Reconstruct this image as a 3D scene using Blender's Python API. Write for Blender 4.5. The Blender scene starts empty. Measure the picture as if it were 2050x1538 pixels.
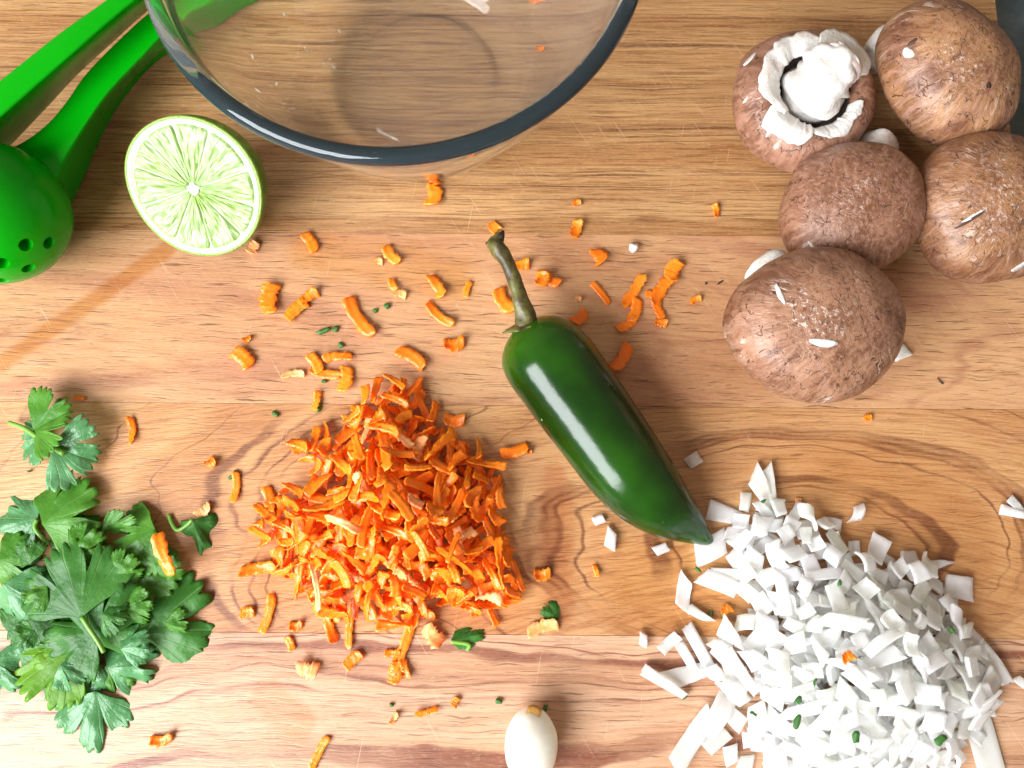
import bpy, bmesh, math, random
import numpy as np
from mathutils import Vector, Matrix, Quaternion, noise as mnoise

random.seed(7)
RNG = np.random.default_rng(7)
U = 0.01                                   # everything below is written in centimetres
SC = bpy.context.scene
COL = SC.collection
R = math.radians

# ------------------------------------------------------------------ camera
CAM_H, TILT, FPX = 28.0, R(10.3), 1560.0    # height over the board, tilt from straight down, focal length in photo pixels
cam_d = bpy.data.cameras.new('camera')
cam_d.sensor_width = 36.0
cam_d.lens = 36.0 * FPX / 2050.0
cam_d.clip_start, cam_d.clip_end = 0.01, 50.0
cam = bpy.data.objects.new('camera', cam_d)
COL.objects.link(cam)
cam.location = (0, 0, CAM_H * U)
cam.rotation_euler = (TILT, 0, 0)
SC.camera = cam

# ------------------------------------------------------------------ light: one window to the lower left, dim room
world = bpy.data.worlds.new('World')
SC.world = world
world.use_nodes = True
bg = world.node_tree.nodes['Background']
bg.inputs['Color'].default_value = (1.0, 0.80, 0.60, 1)
bg.inputs['Strength'].default_value = 0.33
win_d = bpy.data.lights.new('window_light', 'AREA')
win_d.shape = 'RECTANGLE'
win_d.size, win_d.size_y = 1.05, 0.74
win_d.energy = 37.0
win_d.color = (0.94, 0.975, 1.0)
win = bpy.data.objects.new('window_light', win_d)
COL.objects.link(win)
win.location = (-0.74, -0.57, 0.70)
win.rotation_euler = (Vector((0.02, 0.05, 0.0)) - Vector(win.location)).to_track_quat('-Z', 'Y').to_euler()

SC.view_settings.view_transform = 'Standard'
SC.view_settings.look = 'None'
SC.view_settings.exposure = 0.32
SC.view_settings.gamma = 1.0
SC.cycles.use_denoising = True
SC.cycles.max_bounces = 20
SC.cycles.transmission_bounces = 20
SC.cycles.transparent_max_bounces = 12
SC.cycles.sample_clamp_indirect = 25.0
SC.cycles.blur_glossy = 0.0
SC.cycles.diffuse_bounces = 6
SC.cycles.use_adaptive_sampling = True
SC.cycles.adaptive_threshold = 0.025
SC.cycles.adaptive_min_samples = 24

CT, ST = math.cos(TILT), math.sin(TILT)


def P(px, py, z=0.0):
    """photo pixel -> point (cm) on the horizontal plane at height z"""
    u, v = (px - 1025.0) / FPX, (769.0 - py) / FPX
    d = Vector((u, ST + v * CT, -CT + v * ST))
    k = (z - CAM_H) / d.z
    return Vector((d.x * k, d.y * k, z))


def PXCM(px, py, z=0.0):
    """photo pixels per centimetre around a pixel"""
    a, b = P(px - 5, py, z), P(px + 5, py, z)
    return 10.0 / (b - a).length


# ------------------------------------------------------------------ node helpers
class G:
    def __init__(self, name):
        self.m = bpy.data.materials.new(name)
        self.m.use_nodes = True
        self.t = self.m.node_tree
        self.t.nodes.clear()
        self.out = self.t.nodes.new('ShaderNodeOutputMaterial')

    def n(self, typ, **kw):
        x = self.t.nodes.new(typ)
        for k, v in kw.items():
            setattr(x, k, v)
        return x

    def put(self, sock, v):
        if hasattr(v, 'links'):
            self.t.links.new(v, sock)
        else:
            if isinstance(v, (tuple, list)) and sock.type == 'RGBA' and len(v) == 3:
                v = (*v, 1)
            sock.default_value = v

    def math(self, op, a, b=0.0, c=None, clamp=False):
        x = self.n('ShaderNodeMath', operation=op, use_clamp=clamp)
        self.put(x.inputs[0], a)
        self.put(x.inputs[1], b)
        if c is not None:
            self.put(x.inputs[2], c)
        return x.outputs[0]

    def vmath(self, op, a, b=(0, 0, 0)):
        x = self.n('ShaderNodeVectorMath', operation=op)
        self.put(x.inputs[0], a)
        if op == 'SCALE':
            self.put(x.inputs['Scale'], b)
        else:
            self.put(x.inputs[1], b)
        return x.outputs['Value'] if op in ('LENGTH', 'DOT_PRODUCT') else x.outputs['Vector']

    def coord(self, which='Object', scale=100.0):
        o = self.n('ShaderNodeTexCoord').outputs[which]
        return self.vmath('SCALE', o, scale) if scale != 1 else o

    def sep(self, v):
        x = self.n('ShaderNodeSeparateXYZ')
        self.put(x.inputs[0], v)
        return x.outputs

    def comb(self, x, y, z):
        c = self.n('ShaderNodeCombineXYZ')
        for i, v in enumerate((x, y, z)):
            self.put(c.inputs[i], v)
        return c.outputs[0]

    def noise(self, vec, scale=1.0, detail=2.0, rough=0.5, dist=0.0, w=None, dims='3D'):
        x = self.n('ShaderNodeTexNoise', noise_dimensions=dims)
        if dims != '1D':
            self.put(x.inputs['Vector'], vec)
        if w is not None:
            self.put(x.inputs['W'], w)
        self.put(x.inputs['Scale'], scale)
        x.inputs['Detail'].default_value = detail
        x.inputs['Roughness'].default_value = rough
        x.inputs['Distortion'].default_value = dist
        return x.outputs['Fac']

    def voro(self, vec, scale, feature='F1', rnd=1.0):
        x = self.n('ShaderNodeTexVoronoi', feature=feature)
        self.put(x.inputs['Vector'], vec)
        x.inputs['Scale'].default_value = scale
        x.inputs['Randomness'].default_value = rnd
        return x.outputs['Distance']

    def ramp(self, f, stops, interp='LINEAR'):
        x = self.n('ShaderNodeValToRGB')
        x.color_ramp.interpolation = interp
        e = x.color_ramp.elements
        while len(e) < len(stops):
            e.new(0.5)
        for i, (p, c) in enumerate(stops):
            e[i].position = p
            e[i].color = (*c, 1) if isinstance(c, tuple) else (c, c, c, 1)
        self.put(x.inputs[0], f)
        return x.outputs[0]

    def step(self, f, a, b):
        x = self.n('ShaderNodeMapRange', interpolation_type='SMOOTHSTEP')
        self.put(x.inputs[0], f)
        x.inputs[1].default_value, x.inputs[2].default_value = a, b
        return x.outputs[0]

    def mix(self, f, a, b, mode='MIX'):
        x = self.n('ShaderNodeMix', data_type='RGBA', blend_type=mode)
        self.put(x.inputs[0], f)
        self.put(x.inputs[6], a)
        self.put(x.inputs[7], b)
        return x.outputs[2]

    def bump(self, h, strength=0.3, dist=0.05, normal=None):
        x = self.n('ShaderNodeBump')
        x.inputs['Strength'].default_value = strength
        x.inputs['Distance'].default_value = dist * U
        self.put(x.inputs['Height'], h)
        if normal is not None:
            self.put(x.inputs['Normal'], normal)
        return x.outputs[0]

    def bsdf(self, **kw):
        x = self.n('ShaderNodeBsdfPrincipled')
        for k, v in kw.items():
            self.put(x.inputs[k.replace('_', ' ')], v)
        return x.outputs[0]

    def done(self, shader, volume=None):
        self.t.links.new(shader, self.out.inputs['Surface'])
        if volume is not None:
            self.t.links.new(volume, self.out.inputs['Volume'])
        return self.m

    def random(self):
        return self.n('ShaderNodeObjectInfo').outputs['Random']

    def segment(self, pos, a, b, width, soft):
        """soft mask along the segment a-b (cm)"""
        ax, ay = a
        bx_, by_ = b
        L = math.hypot(bx_ - ax, by_ - ay)
        ux, uy = (bx_ - ax) / L, (by_ - ay) / L
        x, y = pos[0], pos[1]
        dx, dy = self.math('SUBTRACT', x, ax), self.math('SUBTRACT', y, ay)
        al = self.math('ADD', self.math('MULTIPLY', dx, ux), self.math('MULTIPLY', dy, uy))
        t = self.math('MINIMUM', self.math('MAXIMUM', al, 0.0), L)
        ex = self.math('SUBTRACT', dx, self.math('MULTIPLY', t, ux))
        ey = self.math('SUBTRACT', dy, self.math('MULTIPLY', t, uy))
        d = self.math('SQRT', self.math('ADD', self.math('MULTIPLY', ex, ex), self.math('MULTIPLY', ey, ey)))
        return self.math('SUBTRACT', 1.0, self.step(d, width - soft, width + soft))


# ------------------------------------------------------------------ mesh helpers
def make_mesh(name, verts, faces, mat=None, smooth=True, uv=None):
    me = bpy.data.meshes.new(name)
    me.from_pydata([(v[0] * U, v[1] * U, v[2] * U) for v in verts], [], faces)
    if smooth:
        me.polygons.foreach_set('use_smooth', [True] * len(me.polygons))
    if uv is not None:
        lay = me.uv_layers.new(name='UVMap')
        idx = np.empty(len(me.loops), dtype=np.int32)
        me.loops.foreach_get('vertex_index', idx)
        lay.data.foreach_set('uv', np.asarray(uv, dtype=np.float32)[idx].ravel())
    if mat is not None:
        me.materials.append(mat)
    me.update()
    return me


def link(name, me, parent=None, loc=None, quat=None, scale=None):
    o = bpy.data.objects.new(name, me)
    COL.objects.link(o)
    if parent is not None:
        o.parent = parent
    if loc is not None:
        o.location = Vector(loc) * U
    if quat is not None:
        o.rotation_mode = 'QUATERNION'
        o.rotation_quaternion = quat
    if scale is not None:
        o.scale = scale if hasattr(scale, '__len__') else (scale,) * 3
    return o


def tag(o, label=None, cat=None, group=None, kind=None):
    if label:
        o['label'] = label
    if cat:
        o['category'] = cat
    if group:
        o['group'] = group
    if kind:
        o['kind'] = kind
    return o


def fix_normals(me):
    bm = bmesh.new()
    bm.from_mesh(me)
    bmesh.ops.recalc_face_normals(bm, faces=bm.faces)
    bm.to_mesh(me)
    bm.free()
    return me


def ring_loft(rings, close_start=True, close_end=True):
    """rings: list of equally long closed point loops -> verts, faces"""
    n = len(rings[0])
    verts = [p for r in rings for p in r]
    faces = []
    for i in range(len(rings) - 1):
        for j in range(n):
            k = (j + 1) % n
            faces.append((i * n + j, i * n + k, (i + 1) * n + k, (i + 1) * n + j))
    if close_start:
        c = Vector((0, 0, 0))
        for p in rings[0]:
            c += Vector(p)
        verts.append(c / n)
        q = len(verts) - 1
        faces += [(q, (j + 1) % n, j) for j in range(n)]
    if close_end:
        c = Vector((0, 0, 0))
        for p in rings[-1]:
            c += Vector(p)
        verts.append(c / n)
        q = len(verts) - 1
        b = (len(rings) - 1) * n
        faces += [(q, b + j, b + (j + 1) % n) for j in range(n)]
    return verts, faces


def lathe(profile, n=64):
    rings = []
    for r, z in profile:
        rings.append([Vector((r * math.cos(2 * math.pi * j / n), r * math.sin(2 * math.pi * j / n), z)) for j in range(n)])
    return ring_loft(rings)


def smooth_path(pts, n):
    """Catmull-Rom through pts (vectors or tuples of any length)"""
    pts = [np.array(p, float) for p in pts]
    pts = [2 * pts[0] - pts[1]] + pts + [2 * pts[-1] - pts[-2]]
    segs = len(pts) - 3
    out = []
    for i in range(n):
        s = i / (n - 1) * segs
        k = min(int(s), segs - 1)
        t = s - k
        p0, p1, p2, p3 = pts[k:k + 4]
        out.append(0.5 * (2 * p1 + (p2 - p0) * t + (2 * p0 - 5 * p1 + 4 * p2 - p3) * t * t + (3 * p1 - p0 - 3 * p2 + p3) * t ** 3))
    return out


def tube(path, radii, n=12, wob=0.0, seed=0):
    pts = [Vector(p) for p in path]
    rings = []
    up = Vector((0.13, 0.21, 1)).normalized()
    for i, p in enumerate(pts):
        d = (pts[min(i + 1, len(pts) - 1)] - pts[max(i - 1, 0)]).normalized()
        a = d.cross(up)
        if a.length < 1e-3:
            a = d.cross(Vector((1, 0, 0)))
        a.normalize()
        b = a.cross(d).normalized()
        r = radii[i] if hasattr(radii, '__len__') else radii
        ring = []
        for j in range(n):
            t = 2 * math.pi * j / n
            rr = r * (1 + wob * mnoise.noise(Vector((math.cos(t) * 1.3 + seed, math.sin(t) * 1.3, i * 0.35))))
            ring.append(p + a * math.cos(t) * rr + b * math.sin(t) * rr)
        rings.append(ring)
    return ring_loft(rings)


def in_poly(x, y, poly):
    c = False
    j = len(poly) - 1
    for i in range(len(poly)):
        xi, yi = poly[i]
        xj, yj = poly[j]
        if (yi > y) != (yj > y) and x < (xj - xi) * (y - yi) / (yj - yi) + xi:
            c = not c
        j = i
    return c


def quat_axis(axis, yaw=0.0):
    return Vector((0, 0, 1)).rotation_difference(Vector(axis).normalized()) @ Quaternion((0, 0, 1), yaw)


# ------------------------------------------------------------------ materials
def wood(name, seed, centre, ax, ay, warp, freq, light, mid, line, line_amt, pore_amt, fine_amt, red_amt, stains=()):
    k = 0.80
    light, mid, line = ((t[0] * k, t[1] * k * 0.95, t[2] * k * 0.92) for t in (light, mid, line))
    fine_amt, pore_amt = fine_amt * 0.85, pore_amt * 0.82
    g = G(name)
    p = g.coord()
    x, y, z = g.sep(p)
    pw = g.noise(g.comb(g.math('MULTIPLY', x, 0.10), g.math('MULTIPLY', y, 0.26), seed), 1.0, 3, 0.55)
    pw2 = g.noise(g.comb(g.math('MULTIPLY', x, 0.55), g.math('MULTIPLY', y, 1.3), seed + 3), 1.0, 2, 0.6)
    dx = g.math('MULTIPLY', g.math('SUBTRACT', x, centre[0]), ax)
    dy = g.math('MULTIPLY', g.math('SUBTRACT', y, centre[1]), ay)
    v = g.math('SQRT', g.math('ADD', g.math('MULTIPLY', dx, dx), g.math('MULTIPLY', dy, dy)))
    v = g.math('ADD', v, g.math('MULTIPLY', g.math('SUBTRACT', pw, 0.5), warp))
    v = g.math('ADD', v, g.math('MULTIPLY', g.math('SUBTRACT', pw2, 0.5), warp * 0.06))
    band = g.noise(None, 1.0, 3, 0.6, w=g.math('ADD', g.math('MULTIPLY', v, freq * 0.55), seed), dims='1D')
    col = g.mix(g.step(band, 0.34, 0.66), mid, light)
    # thin growth lines: contours of a 1D noise along the ring coordinate
    n2 = g.noise(None, 1.0, 2, 0.5, w=g.math('ADD', g.math('MULTIPLY', v, freq), seed * 1.7 + 11), dims='1D')
    d = g.math('ABSOLUTE', g.math('SUBTRACT', n2, 0.5))
    ln = g.math('SUBTRACT', 1.0, g.step(d, 0.002, 0.026))
    side = g.step(n2, 0.46, 0.5)
    ln = g.math('MULTIPLY', ln, g.math('ADD', 0.35, g.math('MULTIPLY', side, 0.65)))
    amt = g.step(g.noise(g.comb(g.math('MULTIPLY', x, 0.22), g.math('MULTIPLY', y, 0.6), seed + 8), 1.0, 2), 0.3, 0.62)
    ln = g.math('MULTIPLY', g.math('MULTIPLY', ln, amt), line_amt)
    col = g.mix(ln, col, line)
    # reddish / golden patches of the wood itself
    patch = g.step(g.noise(g.comb(g.math('MULTIPLY', x, 0.13), g.math('MULTIPLY', y, 0.4), seed + 21), 1.0, 3, 0.55), 0.42, 0.72)
    col = g.mix(g.math('MULTIPLY', patch, red_amt), col, (0.41, 0.17, 0.095))
    # fine fibre
    fib = g.noise(g.comb(g.math('MULTIPLY', x, 0.45), g.math('ADD', g.math('MULTIPLY', y, 8.0), g.math('MULTIPLY', v, 4.0)), seed + 5), 1.0, 4, 0.68)
    col = g.mix(g.math('MULTIPLY', g.math('SUBTRACT', 1.0, g.step(fib, 0.28, 0.60)), fine_amt), col, mid, 'MULTIPLY')
    grit = g.noise(g.comb(g.math('MULTIPLY', x, 5.0), g.math('MULTIPLY', y, 14.0), seed + 6), 1.0, 2, 0.6)
    col = g.mix(g.math('MULTIPLY', g.step(grit, 0.5, 0.75), 0.16), col, (0.68, 0.49, 0.34))
    # open pores: short dark dashes that follow the grain
    yy = g.math('ADD', g.math('MULTIPLY', y, 21.0), g.math('MULTIPLY', g.math('SUBTRACT', pw2, 0.5), 7.0))
    po = g.noise(g.comb(g.math('MULTIPLY', x, 0.75), yy, seed + 14), 1.0, 2, 0.5)
    dens = g.step(g.noise(g.comb(g.math('MULTIPLY', x, 0.25), g.math('MULTIPLY', y, 0.8), seed + 31), 1.0, 2), 0.25, 0.65)
    pore = g.step(g.math('ADD', po, g.math('MULTIPLY', dens, 0.06)), 0.645, 0.725)
    po2 = g.noise(g.comb(g.math('MULTIPLY', x, 2.6), g.math('MULTIPLY', y, 26.0), seed + 44), 1.0, 1, 0.5)
    pore = g.math('MAXIMUM', pore, g.math('MULTIPLY', g.step(po2, 0.68, 0.76), 0.7))
    col = g.mix(g.math('MULTIPLY', pore, pore_amt), col, (0.095, 0.034, 0.013))
    # knife marks: pale, thin, in two directions
    scr = None
    for ang, sd, lim in ((-58, 2, 0.75), (80, 5, 0.765)):
        ca, sa = math.cos(R(ang)), math.sin(R(ang))
        u_ = g.math('ADD', g.math('MULTIPLY', x, ca), g.math('MULTIPLY', y, sa))
        w_ = g.math('SUBTRACT', g.math('MULTIPLY', y, ca), g.math('MULTIPLY', x, sa))
        s_ = g.noise(g.comb(g.math('MULTIPLY', u_, 0.42), g.math('MULTIPLY', w_, 16.0), sd + seed), 1.0, 1, 0.4)
        s_ = g.step(s_, lim, lim + 0.03)
        scr = s_ if scr is None else g.math('MAXIMUM', scr, s_)
    col = g.mix(g.math('MULTIPLY', scr, 0.30), col, (0.76, 0.58, 0.40))
    rough = g.math('ADD', 0.36, g.math('MULTIPLY', fib, 0.14))
    edge = g.math('MULTIPLY', g.math('SUBTRACT', g.noise(p, 0.9, 4, 0.6), 0.5), 0.9)
    for a, b, w, s, c, amt_ in stains:
        mk = g.segment((g.math('ADD', x, edge), g.math('ADD', y, edge)), a, b, w, s)
        mk = g.math('MULTIPLY', mk, amt_)
        col = g.mix(mk, col, c, 'MULTIPLY')
        rough = g.math('SUBTRACT', rough, g.math('MULTIPLY', mk, 0.16))
    return g.done(g.bsdf(Base_Color=col, Roughness=rough, Specular_IOR_Level=0.55, Normal=g.bump(g.step(po, 0.72, 0.45), 0.22, 0.03)))


def simple(name, col, rough=0.5, spec=0.5, bump_scale=0, bump=0.0, **kw):
    g = G(name)
    a = dict(Base_Color=col, Roughness=rough, Specular_IOR_Level=spec)
    if bump:
        a['Normal'] = g.bump(g.noise(g.coord(), bump_scale, 4, 0.6), bump, 0.05)
    a.update(kw)
    return g.done(g.bsdf(**a))


def carrot_mat(name, deep, lite, pale):
    g = G(name)
    p = g.coord()
    rnd = g.random()
    col = g.mix(rnd, deep, lite)
    n = g.noise(g.vmath('ADD', p, g.comb(g.math('MULTIPLY', rnd, 40.0), 0.0, 0.0)), 3.0, 4, 0.65)
    col = g.mix(g.math('MULTIPLY', g.step(n, 0.52, 0.85), 0.4), col, pale)
    x, y, z = g.sep(p)
    rid = g.noise(g.comb(g.math('MULTIPLY', x, 9.0), g.math('MULTIPLY', y, 3.0), z), 1.0, 3, 0.6)
    return g.done(g.bsdf(Base_Color=col, Roughness=0.33, Specular_IOR_Level=0.45, Subsurface_Weight=0.55,
                         Subsurface_Radius=(1.0, 0.5, 0.12), Subsurface_Scale=0.0016,
                         Normal=g.bump(g.math('ADD', rid, g.math('MULTIPLY', n, 0.6)), 0.4, 0.05)))


CARROT = carrot_mat('carrot_flesh', (0.98, 0.185, 0.005), (1.0, 0.255, 0.012), (1.0, 0.40, 0.07))
CARROT_PALE = carrot_mat('carrot_core_flesh', (0.95, 0.34, 0.10), (1.0, 0.48, 0.22), (1.0, 0.78, 0.55))


def onion_mat():
    g = G('onion_flesh')
    p = g.coord()
    rnd = g.random()
    x, y, z = g.sep(p)
    col = g.ramp(rnd, [(0.0, (0.96, 0.97, 0.97)), (0.5, (0.98, 0.985, 0.98)), (0.76, (0.92, 0.95, 0.86)), (0.9, (0.95, 0.93, 0.95)), (1.0, (0.94, 0.95, 0.90))])
    st = g.noise(g.comb(g.math('MULTIPLY', x, 2.0), g.math('MULTIPLY', y, 11.0), g.math('MULTIPLY', rnd, 30.0)), 1.0, 3, 0.6)
    col = g.mix(g.math('MULTIPLY', g.step(st, 0.52, 0.75), 0.35), col, (0.97, 0.97, 0.95))
    b = g.bump(st, 0.25, 0.03)
    s = g.bsdf(Base_Color=col, Roughness=0.14, Specular_IOR_Level=0.6, Subsurface_Weight=0.8,
               Subsurface_Radius=(1.0, 0.97, 0.85), Subsurface_Scale=0.006, Normal=b)
    tr = g.n('ShaderNodeBsdfTranslucent')
    g.put(tr.inputs[0], col)
    mx = g.n('ShaderNodeMixShader')
    mx.inputs[0].default_value = 0.32
    g.put(mx.inputs[1], s)
    g.put(mx.inputs[2], tr.outputs[0])
    # wet, glassy flesh: part of the light goes straight through
    tp = g.n('ShaderNodeBsdfTransparent')
    m2 = g.n('ShaderNodeMixShader')
    g.put(m2.inputs[0], g.math('ADD', 0.03, g.math('MULTIPLY', g.step(g.noise(g.vmath('ADD', p, g.comb(g.math('MULTIPLY', rnd, 60.0), 0.0, 0.0)), 1.1, 2), 0.42, 0.70), 0.22)))
    g.put(m2.inputs[1], mx.outputs[0])
    g.put(m2.inputs[2], tp.outputs[0])
    return g.done(m2.outputs[0])


ONION = onion_mat()


def leaf_mat(name, dark, lite, rough=0.38, transl=0.40):
    g = G(name)
    uv = g.n('ShaderNodeTexCoord').outputs['UV']
    a, r, _ = g.sep(uv)                       # a: angle 0..1 over the fan, r: 0 base .. 1 margin
    p = g.coord()
    vein = None
    for fr, w, k in ((3.0, 0.022, 1.0), (9.0, 0.06, 0.5)):
        f = g.math('ABSOLUTE', g.math('SUBTRACT', g.math('FRACT', g.math('MULTIPLY', a, fr)), 0.5))
        v_ = g.math('MULTIPLY', g.math('SUBTRACT', 1.0, g.step(f, w * 0.3, w)), k)
        vein = v_ if vein is None else g.math('MAXIMUM', vein, v_)
    puck = g.noise(p, 3.2, 3, 0.55)
    fine = g.noise(p, 9.0, 3, 0.6)
    col = g.mix(g.step(g.noise(p, 1.1, 3), 0.3, 0.7), dark, lite)
    col = g.mix(g.math('MULTIPLY', vein, 0.38), col, (0.27, 0.46, 0.16))
    h = g.math('SUBTRACT', g.math('ADD', puck, g.math('MULTIPLY', fine, 0.25)), g.math('MULTIPLY', vein, 0.25))
    b = g.bump(h, 0.7, 0.10)
    s = g.bsdf(Base_Color=col, Roughness=rough, Specular_IOR_Level=0.42, Normal=b)
    tr = g.n('ShaderNodeBsdfTranslucent')
    g.put(tr.inputs[0], g.mix(0.6, col, (0.32, 0.62, 0.02)))
    mx = g.n('ShaderNodeMixShader')
    mx.inputs[0].default_value = transl
    g.put(mx.inputs[1], s)
    g.put(mx.inputs[2], tr.outputs[0])
    return g.done(mx.outputs[0])


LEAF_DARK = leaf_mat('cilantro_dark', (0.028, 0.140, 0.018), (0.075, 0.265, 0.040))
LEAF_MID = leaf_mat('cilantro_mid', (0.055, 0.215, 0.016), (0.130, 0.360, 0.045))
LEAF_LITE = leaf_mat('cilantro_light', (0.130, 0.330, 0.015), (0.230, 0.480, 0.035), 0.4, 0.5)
LEAF_UNDER_SHEEN = leaf_mat('cilantro_underside_sheen', (0.060, 0.220, 0.065), (0.15, 0.38, 0.17), 0.26, 0.28)  # greyer green for undersides; also paints silvery window sheen into the colour
STEM_GREEN = simple('cilantro_stem_green', (0.16, 0.36, 0.05), 0.4, 0.5, 6, 0.3)
FLECK = simple('chopped_herb_green', (0.035, 0.14, 0.02), 0.4, 0.5, 14, 0.5)
DARK_BIT = simple('dark_crumb', (0.03, 0.018, 0.012), 0.6)


def mushroom_skin(name, seed, warm, pale_amt):
    """brown cap skin; fibres run from the crown (local +z) to the rim"""
    g = G(name)
    p = g.coord()
    x, y, z = g.sep(p)
    rxy = g.math('MAXIMUM', g.math('SQRT', g.math('ADD', g.math('MULTIPLY', x, x), g.math('MULTIPLY', y, y))), 0.25)
    ca, sa = g.math('DIVIDE', x, rxy), g.math('DIVIDE', y, rxy)
    wob = g.noise(p, 0.8, 3, 0.6)
    pol = g.math('ADD', g.math('SUBTRACT', rxy, g.math('MULTIPLY', z, 0.8)), g.math('MULTIPLY', wob, 1.2))
    kk = g.math('MINIMUM', g.math('MULTIPLY', rxy, 9.0), 17.0)
    ca, sa = g.math('MULTIPLY', ca, g.math('DIVIDE', kk, 17.0)), g.math('MULTIPLY', sa, g.math('DIVIDE', kk, 17.0))
    wa = g.math('MULTIPLY', g.math('SUBTRACT', wob, 0.5), 5.0)
    fib = g.noise(g.comb(g.math('ADD', g.math('MULTIPLY', ca, 13.0), wa), g.math('ADD', g.math('MULTIPLY', sa, 13.0), wa), g.math('MULTIPLY', pol, 0.9)), 1.0, 4, 0.62)
    fib2 = g.noise(g.comb(g.math('MULTIPLY', ca, 42.0), g.math('MULTIPLY', sa, 42.0), g.math('MULTIPLY', pol, 4.0)), 1.0, 3, 0.6)
    blot = g.noise(g.vmath('ADD', p, (seed, seed * 2.0, 0.0)), 0.75, 4, 0.6)
    base = g.mix(g.step(blot, 0.35, 0.68), (0.17, 0.068, 0.034), warm)
    base = g.mix(g.math('MULTIPLY', g.step(fib, 0.45, 0.70), 0.65), base, (0.40, 0.23, 0.165))
    base = g.mix(g.math('MULTIPLY', g.math('SUBTRACT', 1.0, g.step(fib, 0.30, 0.47)), 0.8), base, (0.11, 0.042, 0.022))
    base = g.mix(g.math('MULTIPLY', g.step(fib2, 0.55, 0.75), 0.22), base, (0.46, 0.29, 0.22))
    # scuffed scaly patches where the skin has flaked to pale flesh
    sc = g.noise(g.vmath('ADD', p, (seed * 3.0, 1.0, seed)), 0.62, 3, 0.55)
    flk = g.noise(g.comb(g.math('MULTIPLY', ca, 12.0), g.math('MULTIPLY', sa, 12.0), g.math('MULTIPLY', pol, 1.3)), 1.0, 3, 0.7)
    pale = g.math('MULTIPLY', g.step(sc, 0.50, 0.66), g.step(flk, 0.52, 0.64))
    base = g.mix(g.math('MULTIPLY', pale, pale_amt), base, (0.62, 0.48, 0.41))
    # little dark cracks and specks
    vd = g.voro(g.comb(g.math('MULTIPLY', ca, 5.0), g.math('MULTIPLY', sa, 5.0), g.math('ADD', g.math('MULTIPLY', pol, 2.6), g.math('MULTIPLY', fib, 0.9))), 1.0, 'DISTANCE_TO_EDGE')
    crk = g.math('MULTIPLY', g.math('SUBTRACT', 1.0, g.step(vd, 0.012, 0.05)), g.step(g.noise(p, 2.6, 3, 0.65), 0.54, 0.60))
    spk = g.math('SUBTRACT', 1.0, g.step(g.voro(p, 2.0), 0.07, 0.13))
    spk = g.math('MULTIPLY', spk, g.step(g.noise(p, 1.3, 2), 0.5, 0.58))
    dk = g.math('MAXIMUM', crk, spk)
    base = g.mix(g.math('MULTIPLY', dk, 0.85), base, (0.055, 0.025, 0.018))
    h = g.math('ADD', g.math('ADD', fib, g.math('MULTIPLY', fib2, 0.4)), g.math('SUBTRACT', g.math('MULTIPLY', pale, 0.7), g.math('MULTIPLY', dk, 0.8)))
    return g.done(g.bsdf(Base_Color=base, Roughness=0.40, Specular_IOR_Level=0.5, Subsurface_Weight=0.0,
                         Subsurface_Radius=(1.0, 0.6, 0.4), Subsurface_Scale=0.001, Normal=g.bump(h, 0.55, 0.07)))


def mushroom_flesh():
    g = G('mushroom_flesh')
    p = g.coord()
    n = g.noise(p, 1.6, 4, 0.6)
    col = g.mix(g.step(n, 0.38, 0.7), (0.66, 0.63, 0.60), (0.78, 0.76, 0.74))
    br = g.step(g.noise(g.vmath('ADD', p, (5.0, 2.0, 7.0)), 1.1, 4, 0.65), 0.54, 0.70)
    col = g.mix(g.math('MULTIPLY', br, 0.5), col, (0.50, 0.30, 0.20))
    return g.done(g.bsdf(Base_Color=col, Roughness=0.55, Subsurface_Weight=0.25, Subsurface_Radius=(1, 0.9, 0.8), Subsurface_Scale=0.002,
                         Normal=g.bump(g.noise(p, 5.0, 4, 0.65), 0.6, 0.08)))


FLESH = mushroom_flesh()
GILL = simple('mushroom_gill', (0.045, 0.028, 0.022), 0.7)


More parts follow.
